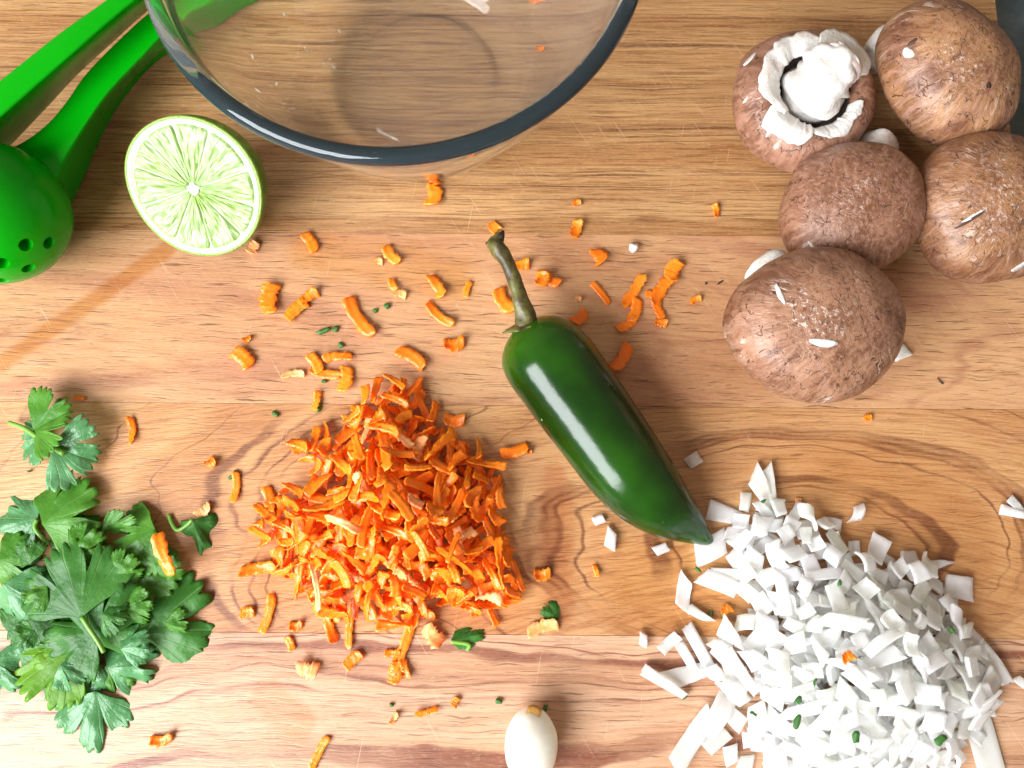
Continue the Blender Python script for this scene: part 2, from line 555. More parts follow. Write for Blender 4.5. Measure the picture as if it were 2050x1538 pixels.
def lime_mats():
    g = G('lime_rind')
    p = g.coord()
    v = g.voro(p, 7.5)
    n = g.noise(p, 0.8, 3)
    z = g.sep(p)[2]
    col = g.mix(g.step(n, 0.3, 0.7), (0.055, 0.150, 0.004), (0.10, 0.22, 0.008))
    rim = g.step(z, -0.22, 0.0)
    col = g.mix(g.math('MULTIPLY', rim, 0.5), col, (0.28, 0.42, 0.06))
    rind = g.done(g.bsdf(Base_Color=col, Roughness=0.33, Normal=g.bump(g.step(v, 0.0, 0.5), 0.4, 0.05)))
    g = G('lime_pith')
    pith = g.done(g.bsdf(Base_Color=(0.58, 0.64, 0.48), Roughness=0.42, Subsurface_Weight=0.3, Subsurface_Radius=(0.8, 1, 0.5), Subsurface_Scale=0.0015,
                         Normal=g.bump(g.noise(g.coord(), 6.0, 3), 0.2, 0.04)))
    g = G('lime_flesh')
    p = g.coord()
    x, y, z = g.sep(p)
    r = g.math('SQRT', g.math('ADD', g.math('MULTIPLY', x, x), g.math('MULTIPLY', y, y)))
    rm = g.math('MAXIMUM', r, 0.2)
    ves = g.noise(g.comb(g.math('MULTIPLY', g.math('DIVIDE', x, rm), 14.0), g.math('MULTIPLY', g.math('DIVIDE', y, rm), 14.0), g.math('MULTIPLY', r, 1.4)), 1.0, 3, 0.55, 0.4)
    big = g.noise(p, 1.0, 3, 0.6)
    col = g.mix(g.step(big, 0.35, 0.7), (0.27, 0.41, 0.16), (0.22, 0.35, 0.07))
    col = g.mix(g.math('MULTIPLY', g.step(ves, 0.48, 0.72), 0.7), col, (0.46, 0.59, 0.33))
    flesh = g.done(g.bsdf(Base_Color=col, Roughness=0.12, Specular_IOR_Level=0.6, Subsurface_Weight=0.55, Subsurface_Radius=(0.7, 1.0, 0.25), Subsurface_Scale=0.003,
                          Normal=g.bump(ves, 0.7, 0.10)))
    return rind, pith, flesh


LIME_RIND, LIME_PITH, LIME_FLESH = lime_mats()


def pepper_mats():
    g = G('pepper_skin')
    p = g.coord()
    x, y, z = g.sep(p)
    n = g.noise(p, 0.35, 3, 0.5)
    col = g.mix(g.step(n, 0.35, 0.7), (0.002, 0.022, 0.001), (0.010, 0.062, 0.002))
    top = g.step(z, 1.6, 0.1)                                   # paler yellow green shoulder by the stem
    col = g.mix(g.math('MULTIPLY', top, 0.55), col, (0.040, 0.145, 0.004))
    spk = g.math('SUBTRACT', 1.0, g.step(g.voro(p, 1.1), 0.035, 0.06))
    col = g.mix(g.math('MULTIPLY', spk, 0.6), col, (0.3, 0.45, 0.2))
    h = g.math('ADD', g.noise(p, 0.8, 3, 0.5), g.math('MULTIPLY', g.noise(p, 3.0, 3, 0.6), 0.12))
    skin = g.done(g.bsdf(Base_Color=col, Roughness=0.19, Specular_IOR_Level=0.42, 
                         Normal=g.bump(h, 0.22, 0.14)))
    g = G('pepper_stem_skin')
    p = g.coord()
    n = g.noise(p, 1.6, 4, 0.65)
    col = g.mix(g.step(n, 0.40, 0.62), (0.050, 0.034, 0.012), (0.125, 0.120, 0.028))
    stem = g.done(g.bsdf(Base_Color=col, Roughness=0.42, Normal=g.bump(g.noise(p, 6.0, 4, 0.6), 0.5, 0.05)))
    return skin, stem


PEPPER_SKIN, PEPPER_STEM = pepper_mats()


def plastic_green():
    g = G('green_enamel')
    p = g.coord()
    n = g.noise(p, 3.0, 3)
    return g.done(g.bsdf(Base_Color=(0.001, 0.30, 0.003), Roughness=0.26, Specular_IOR_Level=0.20, Normal=g.bump(g.math('ADD', n, g.math('MULTIPLY', g.noise(p, 0.5, 3), 2.0)), 0.12, 0.06)))


GREEN = plastic_green()


def glass_mat(name, haze, haze_amt):
    """clear glass with reflected haze mixed in as a diffuse colour"""
    g = G(name)
    s = g.bsdf(Base_Color=(1, 1, 1), Roughness=0.0, IOR=1.45, Transmission_Weight=1.0)
    d = g.bsdf(Base_Color=haze, Roughness=0.25)
    mx = g.n('ShaderNodeMixShader')
    mx.inputs[0].default_value = haze_amt
    g.put(mx.inputs[1], s)
    g.put(mx.inputs[2], d)
    va = g.n('ShaderNodeVolumeAbsorption')
    va.inputs['Color'].default_value = (0.25, 0.62, 0.74, 1)
    va.inputs['Density'].default_value = 9.0
    return g.done(mx.outputs[0], va.outputs[0])


GLASS = glass_mat('bowl_glass', (0.50, 0.54, 0.57), 0.04)  # grey diffuse share paints the milky room reflection into the glass
GLASS_RIM = glass_mat('bowl_rim_glass', (0.16, 0.28, 0.34), 0.08)  # teal diffuse share paints reflected light into the otherwise black rim
GARLIC = None


def garlic_mat():
    g = G('garlic_skin_flesh')
    p = g.coord()
    x, y, z = g.sep(p)
    n = g.noise(g.comb(g.math('MULTIPLY', x, 4.0), g.math('MULTIPLY', y, 4.0), g.math('MULTIPLY', z, 0.6)), 1.0, 3)
    col = g.mix(g.step(n, 0.4, 0.7), (0.88, 0.86, 0.76), (0.93, 0.91, 0.84))
    return g.done(g.bsdf(Base_Color=col, Roughness=0.28, Subsurface_Weight=0.4, Subsurface_Radius=(1, 0.9, 0.7), Subsurface_Scale=0.003, Normal=g.bump(n, 0.1, 0.05)))


GARLIC = garlic_mat()


def counter_mat():
    g = G('slate_counter')
    p = g.coord()
    n = g.noise(p, 0.6, 5, 0.65)
    col = g.ramp(n, [(0.3, (0.014, 0.026, 0.034)), (0.55, (0.045, 0.072, 0.088)), (0.75, (0.095, 0.125, 0.145))])
    return g.done(g.bsdf(Base_Color=col, Roughness=0.45, Normal=g.bump(n, 0.2, 0.1)))


SLATE = counter_mat()


# ------------------------------------------------------------------ the setting: countertop and the board
verts = [(-150, -120, -2.05), (150, -120, -2.05), (150, 150, -2.05), (-150, 150, -2.05)]
ct = link('countertop', make_mesh('countertop', verts + [(v[0], v[1], -6) for v in verts], [(0, 1, 2, 3), (7, 6, 5, 4), (0, 4, 5, 1), (1, 5, 6, 2), (2, 6, 7, 3), (3, 7, 4, 0)], SLATE, smooth=False))
tag(ct, 'dark slate blue countertop beyond the corner of the board', 'countertop', kind='structure')

board = link('cutting_board', None)
board.rotation_euler = (0, 0, R(-0.47))
tag(board, 'wide wooden cutting board of glued planks under all the food', 'cutting board', kind='structure')
BX0, BX1 = -27.0, 19.25
SEAMS = [-15.5, -3.70, 4.30, 10.87, 22.6, 29.0]
WL, WM = (0.66, 0.415, 0.235), (0.50, 0.275, 0.135)


def bl(px, py):
    p = P(px, py)
    return (p.x, p.y)


PLANKS = [
    wood('plank_wood_front', 3.3, (6.0, -16.0), 0.16, 1.0, 3.2, 0.62, (0.71, 0.46, 0.30), (0.60, 0.34, 0.19), (0.24, 0.07, 0.035), 0.9, 0.8, 0.55, 0.22,
         [(bl(540, 1400), bl(600, 1455), 0.6, 0.2, (0.85, 0.66, 0.45), 0.5)]),
    wood('plank_wood_swirl', 9.1, (9.5, -0.6), 0.42, 0.95, 2.0, 0.70, (0.700, 0.414, 0.185), (0.570, 0.283, 0.107), (0.19, 0.06, 0.02), 0.85, 0.66, 0.70, 0.26,
         [(bl(1330, 1180), bl(1560, 1240), 2.0, 1.0, (0.86, 0.70, 0.45), 0.6), (bl(1110, 960), bl(1120, 1230), 0.55, 0.3, (0.80, 0.60, 0.56), 0.8), (bl(560, 1130), bl(1010, 1180), 1.6, 0.9, (0.97, 0.78, 0.58), 0.55),
          (bl(1700, 1000), bl(1850, 1080), 2.2, 1.2, (0.80, 0.66, 0.50), 0.6)]),
    wood('plank_wood_cathedral', 5.7, (-20.0, 6.9), 0.17, 1.0, 1.6, 0.55, (0.700, 0.414, 0.211), (0.590, 0.307, 0.146), (0.440, 0.195, 0.112), 0.55, 0.95, 0.45, 0.45,
         [(bl(0, 735), bl(330, 505), 0.32, 0.16, (0.83, 0.62, 0.33), 0.8), (bl(620, 500), bl(900, 560), 0.9, 0.5, (0.84, 0.66, 0.40), 0.75)]),
    wood('plank_wood_straight', 14.2, (0.0, -30.0), 0.02, 1.0, 0.7, 1.7, (0.620, 0.380, 0.168), (0.490, 0.258, 0.099), (0.20, 0.085, 0.035), 0.75, 0.75, 0.85, 0.10),
    wood('plank_wood_back', 22.4, (-8.0, 30.0), 0.06, 1.0, 1.4, 0.9, (0.600, 0.370, 0.172), (0.460, 0.254, 0.103), (0.22, 0.09, 0.04), 0.6, 0.6, 0.8, 0.1),
]
for i, mt in enumerate(PLANKS):
    y0, y1 = SEAMS[i] + 0.004, SEAMS[i + 1] - 0.004
    c = 0.014
    prof = [(y0, -2.0), (y1, -2.0), (y1, -c), (y1 - c, 0.0), (y0 + c, 0.0), (y0, -c)]
    rings = [[Vector((xx, yy, zz)) for yy, zz in prof] for xx in (BX0, BX1 - 0.05, BX1)]
    for k, (yy, zz) in enumerate(prof):
        if zz > -c:
            rings[2][k].z = -0.05
    v, f = ring_loft(rings)
    link('plank', fix_normals(make_mesh('plank', v, f, mt, smooth=False)), board)


# ------------------------------------------------------------------ glass bowl
def build_bowl():
    c = (-3.43, 17.12, 0.02)
    bowl = link('mixing_bowl', None, loc=c)
    tag(bowl, 'clear glass mixing bowl with thick teal tinted rim', 'bowl')
    outer = smooth_path([(3.05, 0.0), (3.30, 0.03), (3.75, 0.22), (4.2, 0.62), (4.62, 1.2), (5.05, 2.0), (5.52, 3.05), (6.0, 4.2), (6.42, 5.3), (6.78, 6.4), (7.03, 7.35), (7.14, 7.75)], 40)
    rim = [(7.40 + 0.06 * 0, 7.82)]
    rr, rc = 0.27, (7.17, 8.08)
    bead = [(rc[0] + rr * math.cos(t), rc[1] + rr * math.sin(t)) for t in np.linspace(R(-70), R(205), 26)]
    inner = smooth_path([(6.78, 7.55), (6.62, 6.9), (6.38, 6.1), (6.02, 5.0), (5.6, 3.95), (5.12, 2.85), (4.66, 1.95), (4.2, 1.28), (3.7, 0.84), (3.1, 0.60), (2.3, 0.50), (1.2, 0.47), (0.02, 0.46)], 44)
    under = [(0.02, 0.10), (1.5, 0.10), (2.5, 0.10), (2.75, 0.05), (2.9, 0.0)]
    prof = under + [tuple(p) for p in outer] + bead + [tuple(p) for p in inner]
    v, f = lathe(prof, 160)
    me = fix_normals(make_mesh('bowl_body', v, f, GLASS))
    me.materials.append(GLASS_RIM)
    for p in me.polygons:
        if p.center.z / U > 7.72 and math.hypot(p.center.x, p.center.y) / U > 6.75:
            p.material_index = 1
    link('bowl_body', me, bowl)
    return bowl


build_bowl()


# ------------------------------------------------------------------ citrus squeezer
def build_squeezer():
    c = P(-12, 428, 2.45)
    r = 2.42
    sq = link('citrus_squeezer', None, loc=(c.x, c.y, 0))
    tag(sq, 'bright green hand citrus squeezer at the left edge by the lime', 'citrus squeezer')
    o = Vector((c.x, c.y, 0))
    # cup: slightly egg shaped shell with holes bored into it
    bm = bmesh.new()
    bmesh.ops.create_uvsphere(bm, u_segments=72, v_segments=48, radius=r * U)
    for vv in bm.verts:
        vv.co.z *= 1.0
        vv.co += (c - o) * U
    me = bpy.data.meshes.new('cup')
    bm.to_mesh(me)
    bm.free()
    me.polygons.foreach_set('use_smooth', [True] * len(me.polygons))
    me.materials.append(GREEN)
    cup = link('cup', me, sq)
    eye = Vector((0, 0, CAM_H))
    cut = bmesh.new()
    for px, py, hr in ((52, 491, 0.20), (98, 487, 0.19), (3, 528, 0.21), (57, 538, 0.19), (4, 562, 0.18), (-45, 500, 0.2), (-50, 560, 0.2), (20, 455, 0.0)):
        if hr == 0:
            continue
        d = (P(px, py, 0) - eye).normalized()
        oc = eye - c
        b = oc.dot(d)
        disc = b * b - (oc.dot(oc) - r * r)
        if disc < 0:
            continue
        hit = eye + d * (-b - math.sqrt(disc))
        nrm = (hit - c).normalized()
        q = Vector((0, 0, 1)).rotation_difference(nrm)
        for k in range(1):
            mtx = Matrix.Translation((hit - o - nrm * 0.15) * U) @ q.to_matrix().to_4x4()
            bmesh.ops.create_cone(cut, cap_ends=True, segments=20, radius1=hr * 0.62 * U, radius2=hr * 1.35 * U, depth=0.55 * U, matrix=mtx)
    cm = bpy.data.meshes.new('hole_cutter')
    cut.to_mesh(cm)
    cut.free()
    cm.materials.append(GREEN)
    co = link('hole_cutter', cm, sq)
    md = cup.modifiers.new('holes', 'BOOLEAN')
    md.operation, md.object, md.solver = 'DIFFERENCE', co, 'EXACT'
    bpy.context.view_layer.update()
    ev = cup.evaluated_get(bpy.context.evaluated_depsgraph_get())
    nm = bpy.data.meshes.new_from_object(ev)
    nm.name = 'cup'
    cup.modifiers.clear()
    cup.data = nm
    bpy.data.objects.remove(co)
    ang = nm.attributes.new('sharp_edge', 'BOOLEAN', 'EDGE') if 'sharp_edge' not in nm.attributes else nm.attributes['sharp_edge']
    bm = bmesh.new()
    bm.from_mesh(nm)
    for e in bm.edges:
        if len(e.link_faces) == 2 and e.calc_face_angle(0) > R(28):
            e.smooth = False
    bm.to_mesh(nm)
    bm.free()
    # dark hollow behind the holes
    # handle of the cup half: two planes meeting in a ridge
    st = [  # left edge px, ridge px, right edge px, z of each
        ((-6, 300), (60, 420), (104, 470), 2.1, 3.0, 1.0),
        ((38, 288), (98, 374), (124, 418), 2.2, 2.75, 0.8),
        ((92, 250), (132, 316), (170, 326), 2.1, 2.65, 0.7),
        ((132, 204), (168, 258), (212, 240), 2.0, 2.55, 0.6),
        ((170, 150), (215, 190), (262, 168), 1.95, 2.45, 0.55),
        ((225, 92), (275, 125), (318, 112), 1.9, 2.35, 0.5),
        ((292, 30), (335, 60), (400, 62), 1.8, 2.25, 0.5),
        ((380, -40), (430, -10), (500, 4), 1.75, 2.1, 0.5),
        ((520, -130), (560, -95), (640, -70), 1.7, 2.0, 0.5)]
    rows = [[*P(*a, z1), *P(*b, z2), *P(*d, z3)] for a, b, d, z1, z2, z3 in st]
    rings = []
    for w in smooth_path(rows, 40):
        a, b, d = Vector(w[0:3]), Vector(w[3:6]), Vector(w[6:9])
        m1, m2 = a.lerp(b, 0.5), b.lerp(d, 0.5)
        ring = [a, a.lerp(b, 0.12) + Vector((0, 0, 0.02)), m1, b.lerp(a, 0.06), b.lerp(d, 0.08), m2, d.lerp(b, 0.1), d,
                Vector((d.x, d.y, 0.15)) + (a - d).normalized() * 0.15, Vector((a.x, a.y, 0.5)) + (d - a) * 0.15, Vector((a.x, a.y, a.z - 0.35)) + (d - a) * 0.02]
        rings.append([p - o for p in ring])
    v, f = ring_loft(rings)
    h = link('handle', fix_normals(make_mesh('handle', v, f, GREEN)), sq)
    h['label'] = 'broad ridged handle running under the glass bowl'
    bv = h.modifiers.new('bevel', 'BEVEL')
    bv.width, bv.segments, bv.limit_method, bv.angle_limit = 0.10 * U, 3, 'ANGLE', R(25)
    # the second handle (press half): a flat bar standing on edge
    st = [((-90, 250), (-84, 318), (-70, 372), 3.5), ((-30, 186), (-22, 254), (2, 310), 3.5), ((0, 160), (2, 234), (30, 284), 3.5), ((60, 112), (72, 172), (92, 219), 3.45), ((130, 57), (146, 108), (160, 146), 3.4), ((200, 8), (214, 48), (226, 86), 3.3), ((268, -44), (282, -8), (290, 28), 3.2), ((360, -120), (380, -82), (384, -46), 3.0)]
    rows = [[*P(*a, z), *P(*b, z), *P(*c_, 1.15)] for a, b, c_, z in st]
    rings = []
    for w in smooth_path(rows, 36):
        a, b, e = Vector(w[0:3]), Vector(w[3:6]), Vector(w[6:9])
        ring = [a, a.lerp(b, 0.15) + Vector((0, 0, 0.05)), a.lerp(b, 0.5) + Vector((0, 0, 0.07)), b.lerp(a, 0.1) + Vector((0, 0, 0.03)), b,
                b.lerp(e, 0.35), b.lerp(e, 0.7), e, e.lerp(a, 0.3) - Vector((0, 0, 0.1)), a - Vector((0, 0, 1.2))]
        rings.append([p - o for p in ring])
    v, f = ring_loft(rings)
    h = link('handle', fix_normals(make_mesh('handle', v, f, GREEN)), sq)
    h['label'] = 'narrow upper handle with its dark inner side'
    bv = h.modifiers.new('bevel', 'BEVEL')
    bv.width, bv.segments, bv.limit_method, bv.angle_limit = 0.10 * U, 3, 'ANGLE', R(25)
    # the hinge lug between the halves, outside the picture on the left
    v, f = tube([Vector((-3.6, 2.6, 0.7)) , Vector((-3.6, 2.6, 3.4))], 0.6, 16)
    link('hinge_pin', make_mesh('hinge_pin', v, f, GREEN), sq)


build_squeezer()


# ------------------------------------------------------------------ lime half
def build_lime():
    q = quat_axis((-0.12, -0.62, 0.78), 0.0)
    Rf, depth = 2.46, 2.4
    loc = P(388, 378, 2.62)
    lime = link('lime_half', None, loc=loc, quat=q)
    tag(lime, 'halved lime lying cut side up below the glass bowl', 'lime')
    # rind: shell of the half fruit; the cut plane is local z = 0
    n = 96
    rings = []
    for t in np.linspace(0.02, math.pi / 2, 30):
        rr = Rf * math.sin(t) ** 0.92
        zz = -depth * math.cos(t)
        rings.append([(rr * math.cos(a) * (1 + 0.012 * math.sin(3 * a)), rr * math.sin(a) * (1 + 0.012 * math.sin(2 * a + 1)), zz) for a in np.linspace(0, 2 * math.pi, n, endpoint=False)])
    for k, zz in ((0.985, 0.018), (0.962, 0.02)):
        rings.append([(x * k, y * k, zz) for x, y, z_ in rings[29]])
    base_ring = rings[29]
    rings.append([(x * 0.95, y * 0.95, -0.08) for x, y, z_ in base_ring])
    v, f = ring_loft(rings, True, False)
    link('rind', make_mesh('rind', v, f, LIME_RIND), lime)
    # pith: white ring, spokes and core as one body
    rings = [[(x * k, y * k, z_) for x, y, _ in base_ring] for k, z_ in ((0.963, -0.05), (0.960, 0.022), (0.94, 0.028), (0.905, 0.024), (0.885, -0.035))]
    v, f = ring_loft(rings, False, False)
    b0 = len(v)
    m = 40
    rings = [[(0.885 * x, 0.885 * y, -0.035) for x, y, _ in base_ring], [(0.02 * x, 0.02 * y, -0.035) for x, y, _ in base_ring]]
    v2, f2 = ring_loft(rings, False, True)
    v = list(v) + list(v2)
    f = f + [tuple(i + b0 for i in q_) for q_ in f2]
    pith = link('pith', make_mesh('pith', v, f, LIME_PITH), lime)
    cr = [[(0.215 * math.cos(a) * s * (1 + 0.22 * math.sin(5 * a)), 0.20 * math.sin(a) * s * (1 + 0.22 * math.cos(4 * a)), z_) for a in np.linspace(0, 2 * math.pi, 30, endpoint=False)] for s, z_ in ((1.1, -0.1), (1.05, 0.02), (0.8, 0.05), (0.3, 0.03))]
    v, f = ring_loft(cr)
    link('core', make_mesh('core', v, f, LIME_PITH), lime)
    angs = [16, 62, 96, 127, 158, 196, 238, 274, 311, 343]
    ro = 0.885 * Rf
    for k, a0 in enumerate(angs):
        a1 = angs[(k + 1) % len(angs)] + (360 if k == len(angs) - 1 else 0)
        a0_, a1_ = R(a0), R(a1)
        nu, nv = 26, 34
        verts, faces = [], []
        for i in range(nv):
            s = i / (nv - 1)
            rad = 0.20 + (ro - 0.20) * s
            gap = 0.006 + 0.005 * ((k * 7) % 3)
            half = (a1_ - a0_) / 2 - gap / max(rad, 0.2)
            # rounded outer corners
            if s > 0.86:
                e = (s - 0.86) / 0.14
                half *= 1 - 0.16 * (1 - math.sqrt(max(0, 1 - e * e)))
            mid = (a0_ + a1_) / 2
            for j in range(nu):
                t = -1 + 2 * j / (nu - 1)
                a = mid + half * t
                edge = max(0.0, min(1.0, min(1 - abs(t), (1 - s) * 3, s * 3) * 12))
                cell = mnoise.noise(Vector((math.cos(a) * 9 + k * 3.1, math.sin(a) * 9, rad * 1.7)))
                cell2 = mnoise.noise(Vector((math.cos(a) * 22 + k, math.sin(a) * 22, rad * 3.0)))
                zz = -0.045 + edge * (0.080 + 0.075 * cell + 0.045 * cell2)
                verts.append((rad * math.cos(a), rad * math.sin(a), zz))
        for i in range(nv - 1):
            for j in range(nu - 1):
                faces.append((i * nu + j, (i + 1) * nu + j, (i + 1) * nu + j + 1, i * nu + j + 1))
        link('segment', make_mesh('segment', verts, faces, LIME_FLESH), lime)


build_lime()


# ------------------------------------------------------------------ green pepper
def build_pepper():
    zc = 1.62
    # along the axis, offset of the centre line, half width: all in photo pixels
    PROF = [(-10, -20, 22), (-4, -20, 44), (8, -20, 64), (28, -20, 80), (60, -20, 90), (100, -20, 93.5), (170, -25, 93), (234, -29, 91), (300, -34, 89), (350, -37, 86), (400, -37, 79), (450, -34, 67), (490, -27, 52), (520, -19, 37), (545, -11, 23), (562, -5, 12), (571, -1, 4)]
    o = Vector((*P(1060, 655, 0).xy, 0.0))
    tip = P(1430, 1090, 0)
    ax = (Vector((tip.x, tip.y, 0)) - o).normalized()
    pep = link('green_pepper', None, loc=o)
    tag(pep, 'glossy dark green chili pepper with a long stem, mid board', 'pepper')
    pep.rotation_mode = 'QUATERNION'
    # local frame: z along the pepper axis
    zq = ax
    yq = Vector((0, 0, 1))
    xq = yq.cross(zq)
    M = Matrix((xq, yq, zq)).transposed()
    pep.rotation_quaternion = M.to_quaternion()
    Mi = M.inverted()
    sm = []
    for s_, c_, h_ in smooth_path(PROF, 90):
        h_ *= 0.96
        px, py = 1062 + 0.641 * s_, 650 + 0.767 * s_
        lo, hi = c_ - h_, c_ + h_
        zr = zc if s_ < 100 else max(0.06, h_ / 59.5)
        a, b = P(px + 0.767 * lo, py - 0.641 * lo, zr), P(px + 0.767 * hi, py - 0.641 * hi, zr)
        sm.append((a.x, a.y, b.x, b.y))
    rings = []
    nn = 64
    for i, w in enumerate(sm):
        a, b = Vector((w[0], w[1], 0)), Vector((w[2], w[3], 0))
        ctr, half = (a + b) / 2, (b - a) / 2
        rad = half.length
        s = i / (len(sm) - 1)
        hz = rad * (0.98 - 0.03 * s)
        zz = max(hz * 0.99, 0.02) if s > 0.55 else zc * 0.99 + (hz - zc) * (s / 0.55) * 0.9
        zz = hz + 0.02 if s > 0.2 else hz + 0.02 + (1 - s / 0.2) * max(0, zc - hz) * 0.95
        ring = []
        for j in range(nn):
            t = 2 * math.pi * j / nn
            lob = 1 + 0.022 * math.cos(3 * t + 0.6) * (1 - s) + 0.012 * math.sin(2 * t + 4 * s)
            p = ctr + half * math.cos(t) * lob + Vector((0, 0, zz + hz * math.sin(t) * lob))
            ring.append(Mi @ (p - o))
        rings.append(ring)
    v, f = ring_loft(rings)
    link('body', fix_normals(make_mesh('body', v, f, PEPPER_SKIN)), pep)
    # calyx: a thin ragged collar
    c0 = P(1050, 650, 1.75)
    cal = []
    d = (c0 - P(1040, 610, 2.0)).normalized()
    a_ = d.cross(Vector((0, 0, 1))).normalized()
    b_ = a_.cross(d).normalized()
    for s, r_ in ((-0.10, 0.30), (-0.02, 0.52), (0.05, 0.76), (0.10, 0.74), (0.16, 0.4)):
        ring = []
        for j in range(40):
            t = 2 * math.pi * j / 40
            rr = r_ * (1 + 0.16 * mnoise.noise(Vector((math.cos(t) * 2, math.sin(t) * 2, 4))) + (0.10 * math.sin(7 * t) if r_ > 0.6 else 0))
            ring.append(Mi @ (c0 + d * s + a_ * math.cos(t) * rr + b_ * math.sin(t) * rr - o))
        cal.append(ring)
    v, f = ring_loft(cal)
    link('calyx', fix_normals(make_mesh('calyx', v, f, PEPPER_STEM)), pep)
    path = [P(1055, 652, 1.75), P(1049, 628, 1.95), P(1040, 592, 2.15), P(1028, 556, 2.25), P(1014, 524, 2.3), P(1000, 502, 2.3), P(992, 490, 2.25), P(998, 478, 2.2), P(1005, 467, 2.15)]
    rad = [0.46, 0.36, 0.27, 0.24, 0.25, 0.30, 0.28, 0.21, 0.09]
    pp = smooth_path([(*p, r_) for p, r_ in zip(path, rad)], 34)
    v, f = tube([Vector(w[:3]) - o for w in pp], [w[3] for w in pp], 18, 0.22, 3)
    v = [Mi @ Vector(x) for x in v]
    st = link('stem', make_mesh('stem', v, f, PEPPER_STEM), pep)
    st['label'] = 'mottled olive brown stem with a hooked end'
    v, f = tube([Vector(P(998, 484, 2.3)) - o, Vector(P(1003, 473, 2.28)) - o, Vector(P(1007, 463, 2.2)) - o], [0.13, 0.13, 0.06], 10, 0.3, 8)
    link('stem_tip', make_mesh('stem_tip', [Mi @ Vector(x) for x in v], f, DARK_BIT), st)


build_pepper()


# ------------------------------------------------------------------ garlic clove
def build_garlic():
    a, b = P(1066, 1414, 0.8), P(1056, 1578, 0.8)
    mid = (a + b) / 2
    g = link('garlic_clove', None, loc=(mid.x, mid.y, 0))
    tag(g, 'peeled white garlic clove at the bottom edge of the board', 'garlic clove')
    ln = (b - a).length
    ax = (b - a).normalized()
    side = Vector((-ax.y, ax.x, 0))
    rings = []
    prof = smooth_path([(0.0, 0.16), (0.03, 0.30), (0.12, 0.56), (0.3, 0.80), (0.5, 0.86), (0.7, 0.78), (0.85, 0.56), (0.95, 0.3), (1.0, 0.06)], 30)
    for s, r_ in prof:
        c = a + ax * ln * s - mid
        c.z = 0.0
        ring = []
        for j in range(40):
            t = 2 * math.pi * j / 40
            flat = 1 + 0.06 * math.cos(3 * (t - 1.25)) * min(1, 4 * s * (1.15 - s))
            ring.append(c + side * -math.cos(t) * r_ * 1.0 * flat + Vector((0, 0, 0.80 + 0.93 * r_ * math.sin(t) * (1 - 0.06 * math.cos(3 * t)))))
        rings.append(ring)
    v, f = ring_loft(rings)
    link('clove_body', fix_normals(make_mesh('clove_body', v, f, GARLIC)), g)
    m = simple('garlic_root_brown', (0.44, 0.235, 0.055), 0.5, 0.4, 9, 0.4)
    c = P(1068, 1427, 1.12) - mid
    c.z = 1.12
    rings = []
    for s, zz in ((0.26, -0.1), (0.25, 0.02), (0.20, 0.055), (0.08, 0.045)):
        rings.append([c + Vector((1.0 * s * math.cos(t) * (1 + 0.12 * math.sin(4 * t)), 0.85 * s * math.sin(t), zz + 0.28 * -math.sin(t) * s)) for t in np.linspace(0, 2 * math.pi, 24, endpoint=False)])
    v, f = ring_loft(rings)
    rt = link('root_end', fix_normals(make_mesh('root_end', v, f, m)), g)
    rt['label'] = 'tan brown root end of the clove'


build_garlic()


# ------------------------------------------------------------------ mushrooms
from mathutils.bvhtree import BVHTree
EYE = Vector((0, 0, CAM_H))


def hit_on(bvh, px, py):
    d = (P(px, py, 0) - EYE).normalized()
    return bvh.ray_cast(EYE, d)[:2]


def flake_mesh(ln, wd, seed, mat):
    """a torn sliver: almond patch, one side lifted"""
    verts, faces = [], []
    nx, ny = 7, 3
    for i in range(nx):
        s = i / (nx - 1)
        w = wd * (math.sin(math.pi * (0.06 + 0.88 * s)) ** 0.8) * (1 + 0.25 * mnoise.noise(Vector((s * 4, seed, 0))))
        for j in range(ny):
            t = j / (ny - 1) - 0.5
            tt = t * w if t < 0 else t * w * 0.45 * (1 + 0.9 * mnoise.noise(Vector((s * 9, seed, 5))))
            verts.append(((s - 0.5) * ln, tt, 0.002 + 0.03 * wd * (t + 0.5) + 0.006 * math.sin(math.pi * s)))
    for i in range(nx - 1):
        for j in range(ny - 1):
            a = i * ny + j
            faces.append((a, a + ny, a + ny + 1, a + 1))
    b = len(verts)
    verts += [(x, y, z - 0.03) for x, y, z in verts]
    faces += [tuple(reversed([i + b for i in f])) for f in faces]
    ring = [i * ny for i in range(nx)] + [(nx - 1) * ny + j for j in range(1, ny)] + [i * ny + ny - 1 for i in range(nx - 2, -1, -1)] + [j for j in range(ny - 2, 0, -1)]
    for k in range(len(ring)):
        a, c = ring[k], ring[(k + 1) % len(ring)]
        faces.append((a, a + b, c + b, c))
    return fix_normals(make_mesh('torn_skin', verts, faces, mat))


def add_flakes(o_thing, cap, items, seed):
    bpy.context.view_layer.update()
    mw = cap.matrix_world
    bvh = BVHTree.FromPolygons([(mw @ v.co) / U for v in cap.data.vertices], [tuple(p.vertices) for p in cap.data.polygons])
    inv = o_thing.matrix_world.inverted()
    for k, (px, py, ln, wd, ang, mt) in enumerate(items):
        h, n = hit_on(bvh, px, py)
        if h is None:
            continue
        sc = PXCM(px, py, h.z)
        me = flake_mesh(ln / sc, wd / sc, seed + k, mt)
        if n.dot(EYE - h) < 0:
            n = -n
        xd = Vector((math.cos(R(ang)), math.sin(R(ang)), 0))
        xd = (xd - n * xd.dot(n)).normalized()
        yd = n.cross(xd)
        W = Matrix.Translation(h * U) @ Matrix((xd, yd, n)).transposed().to_4x4()
        f = link('torn_skin', me, o_thing)
        f.matrix_basis = inv @ W


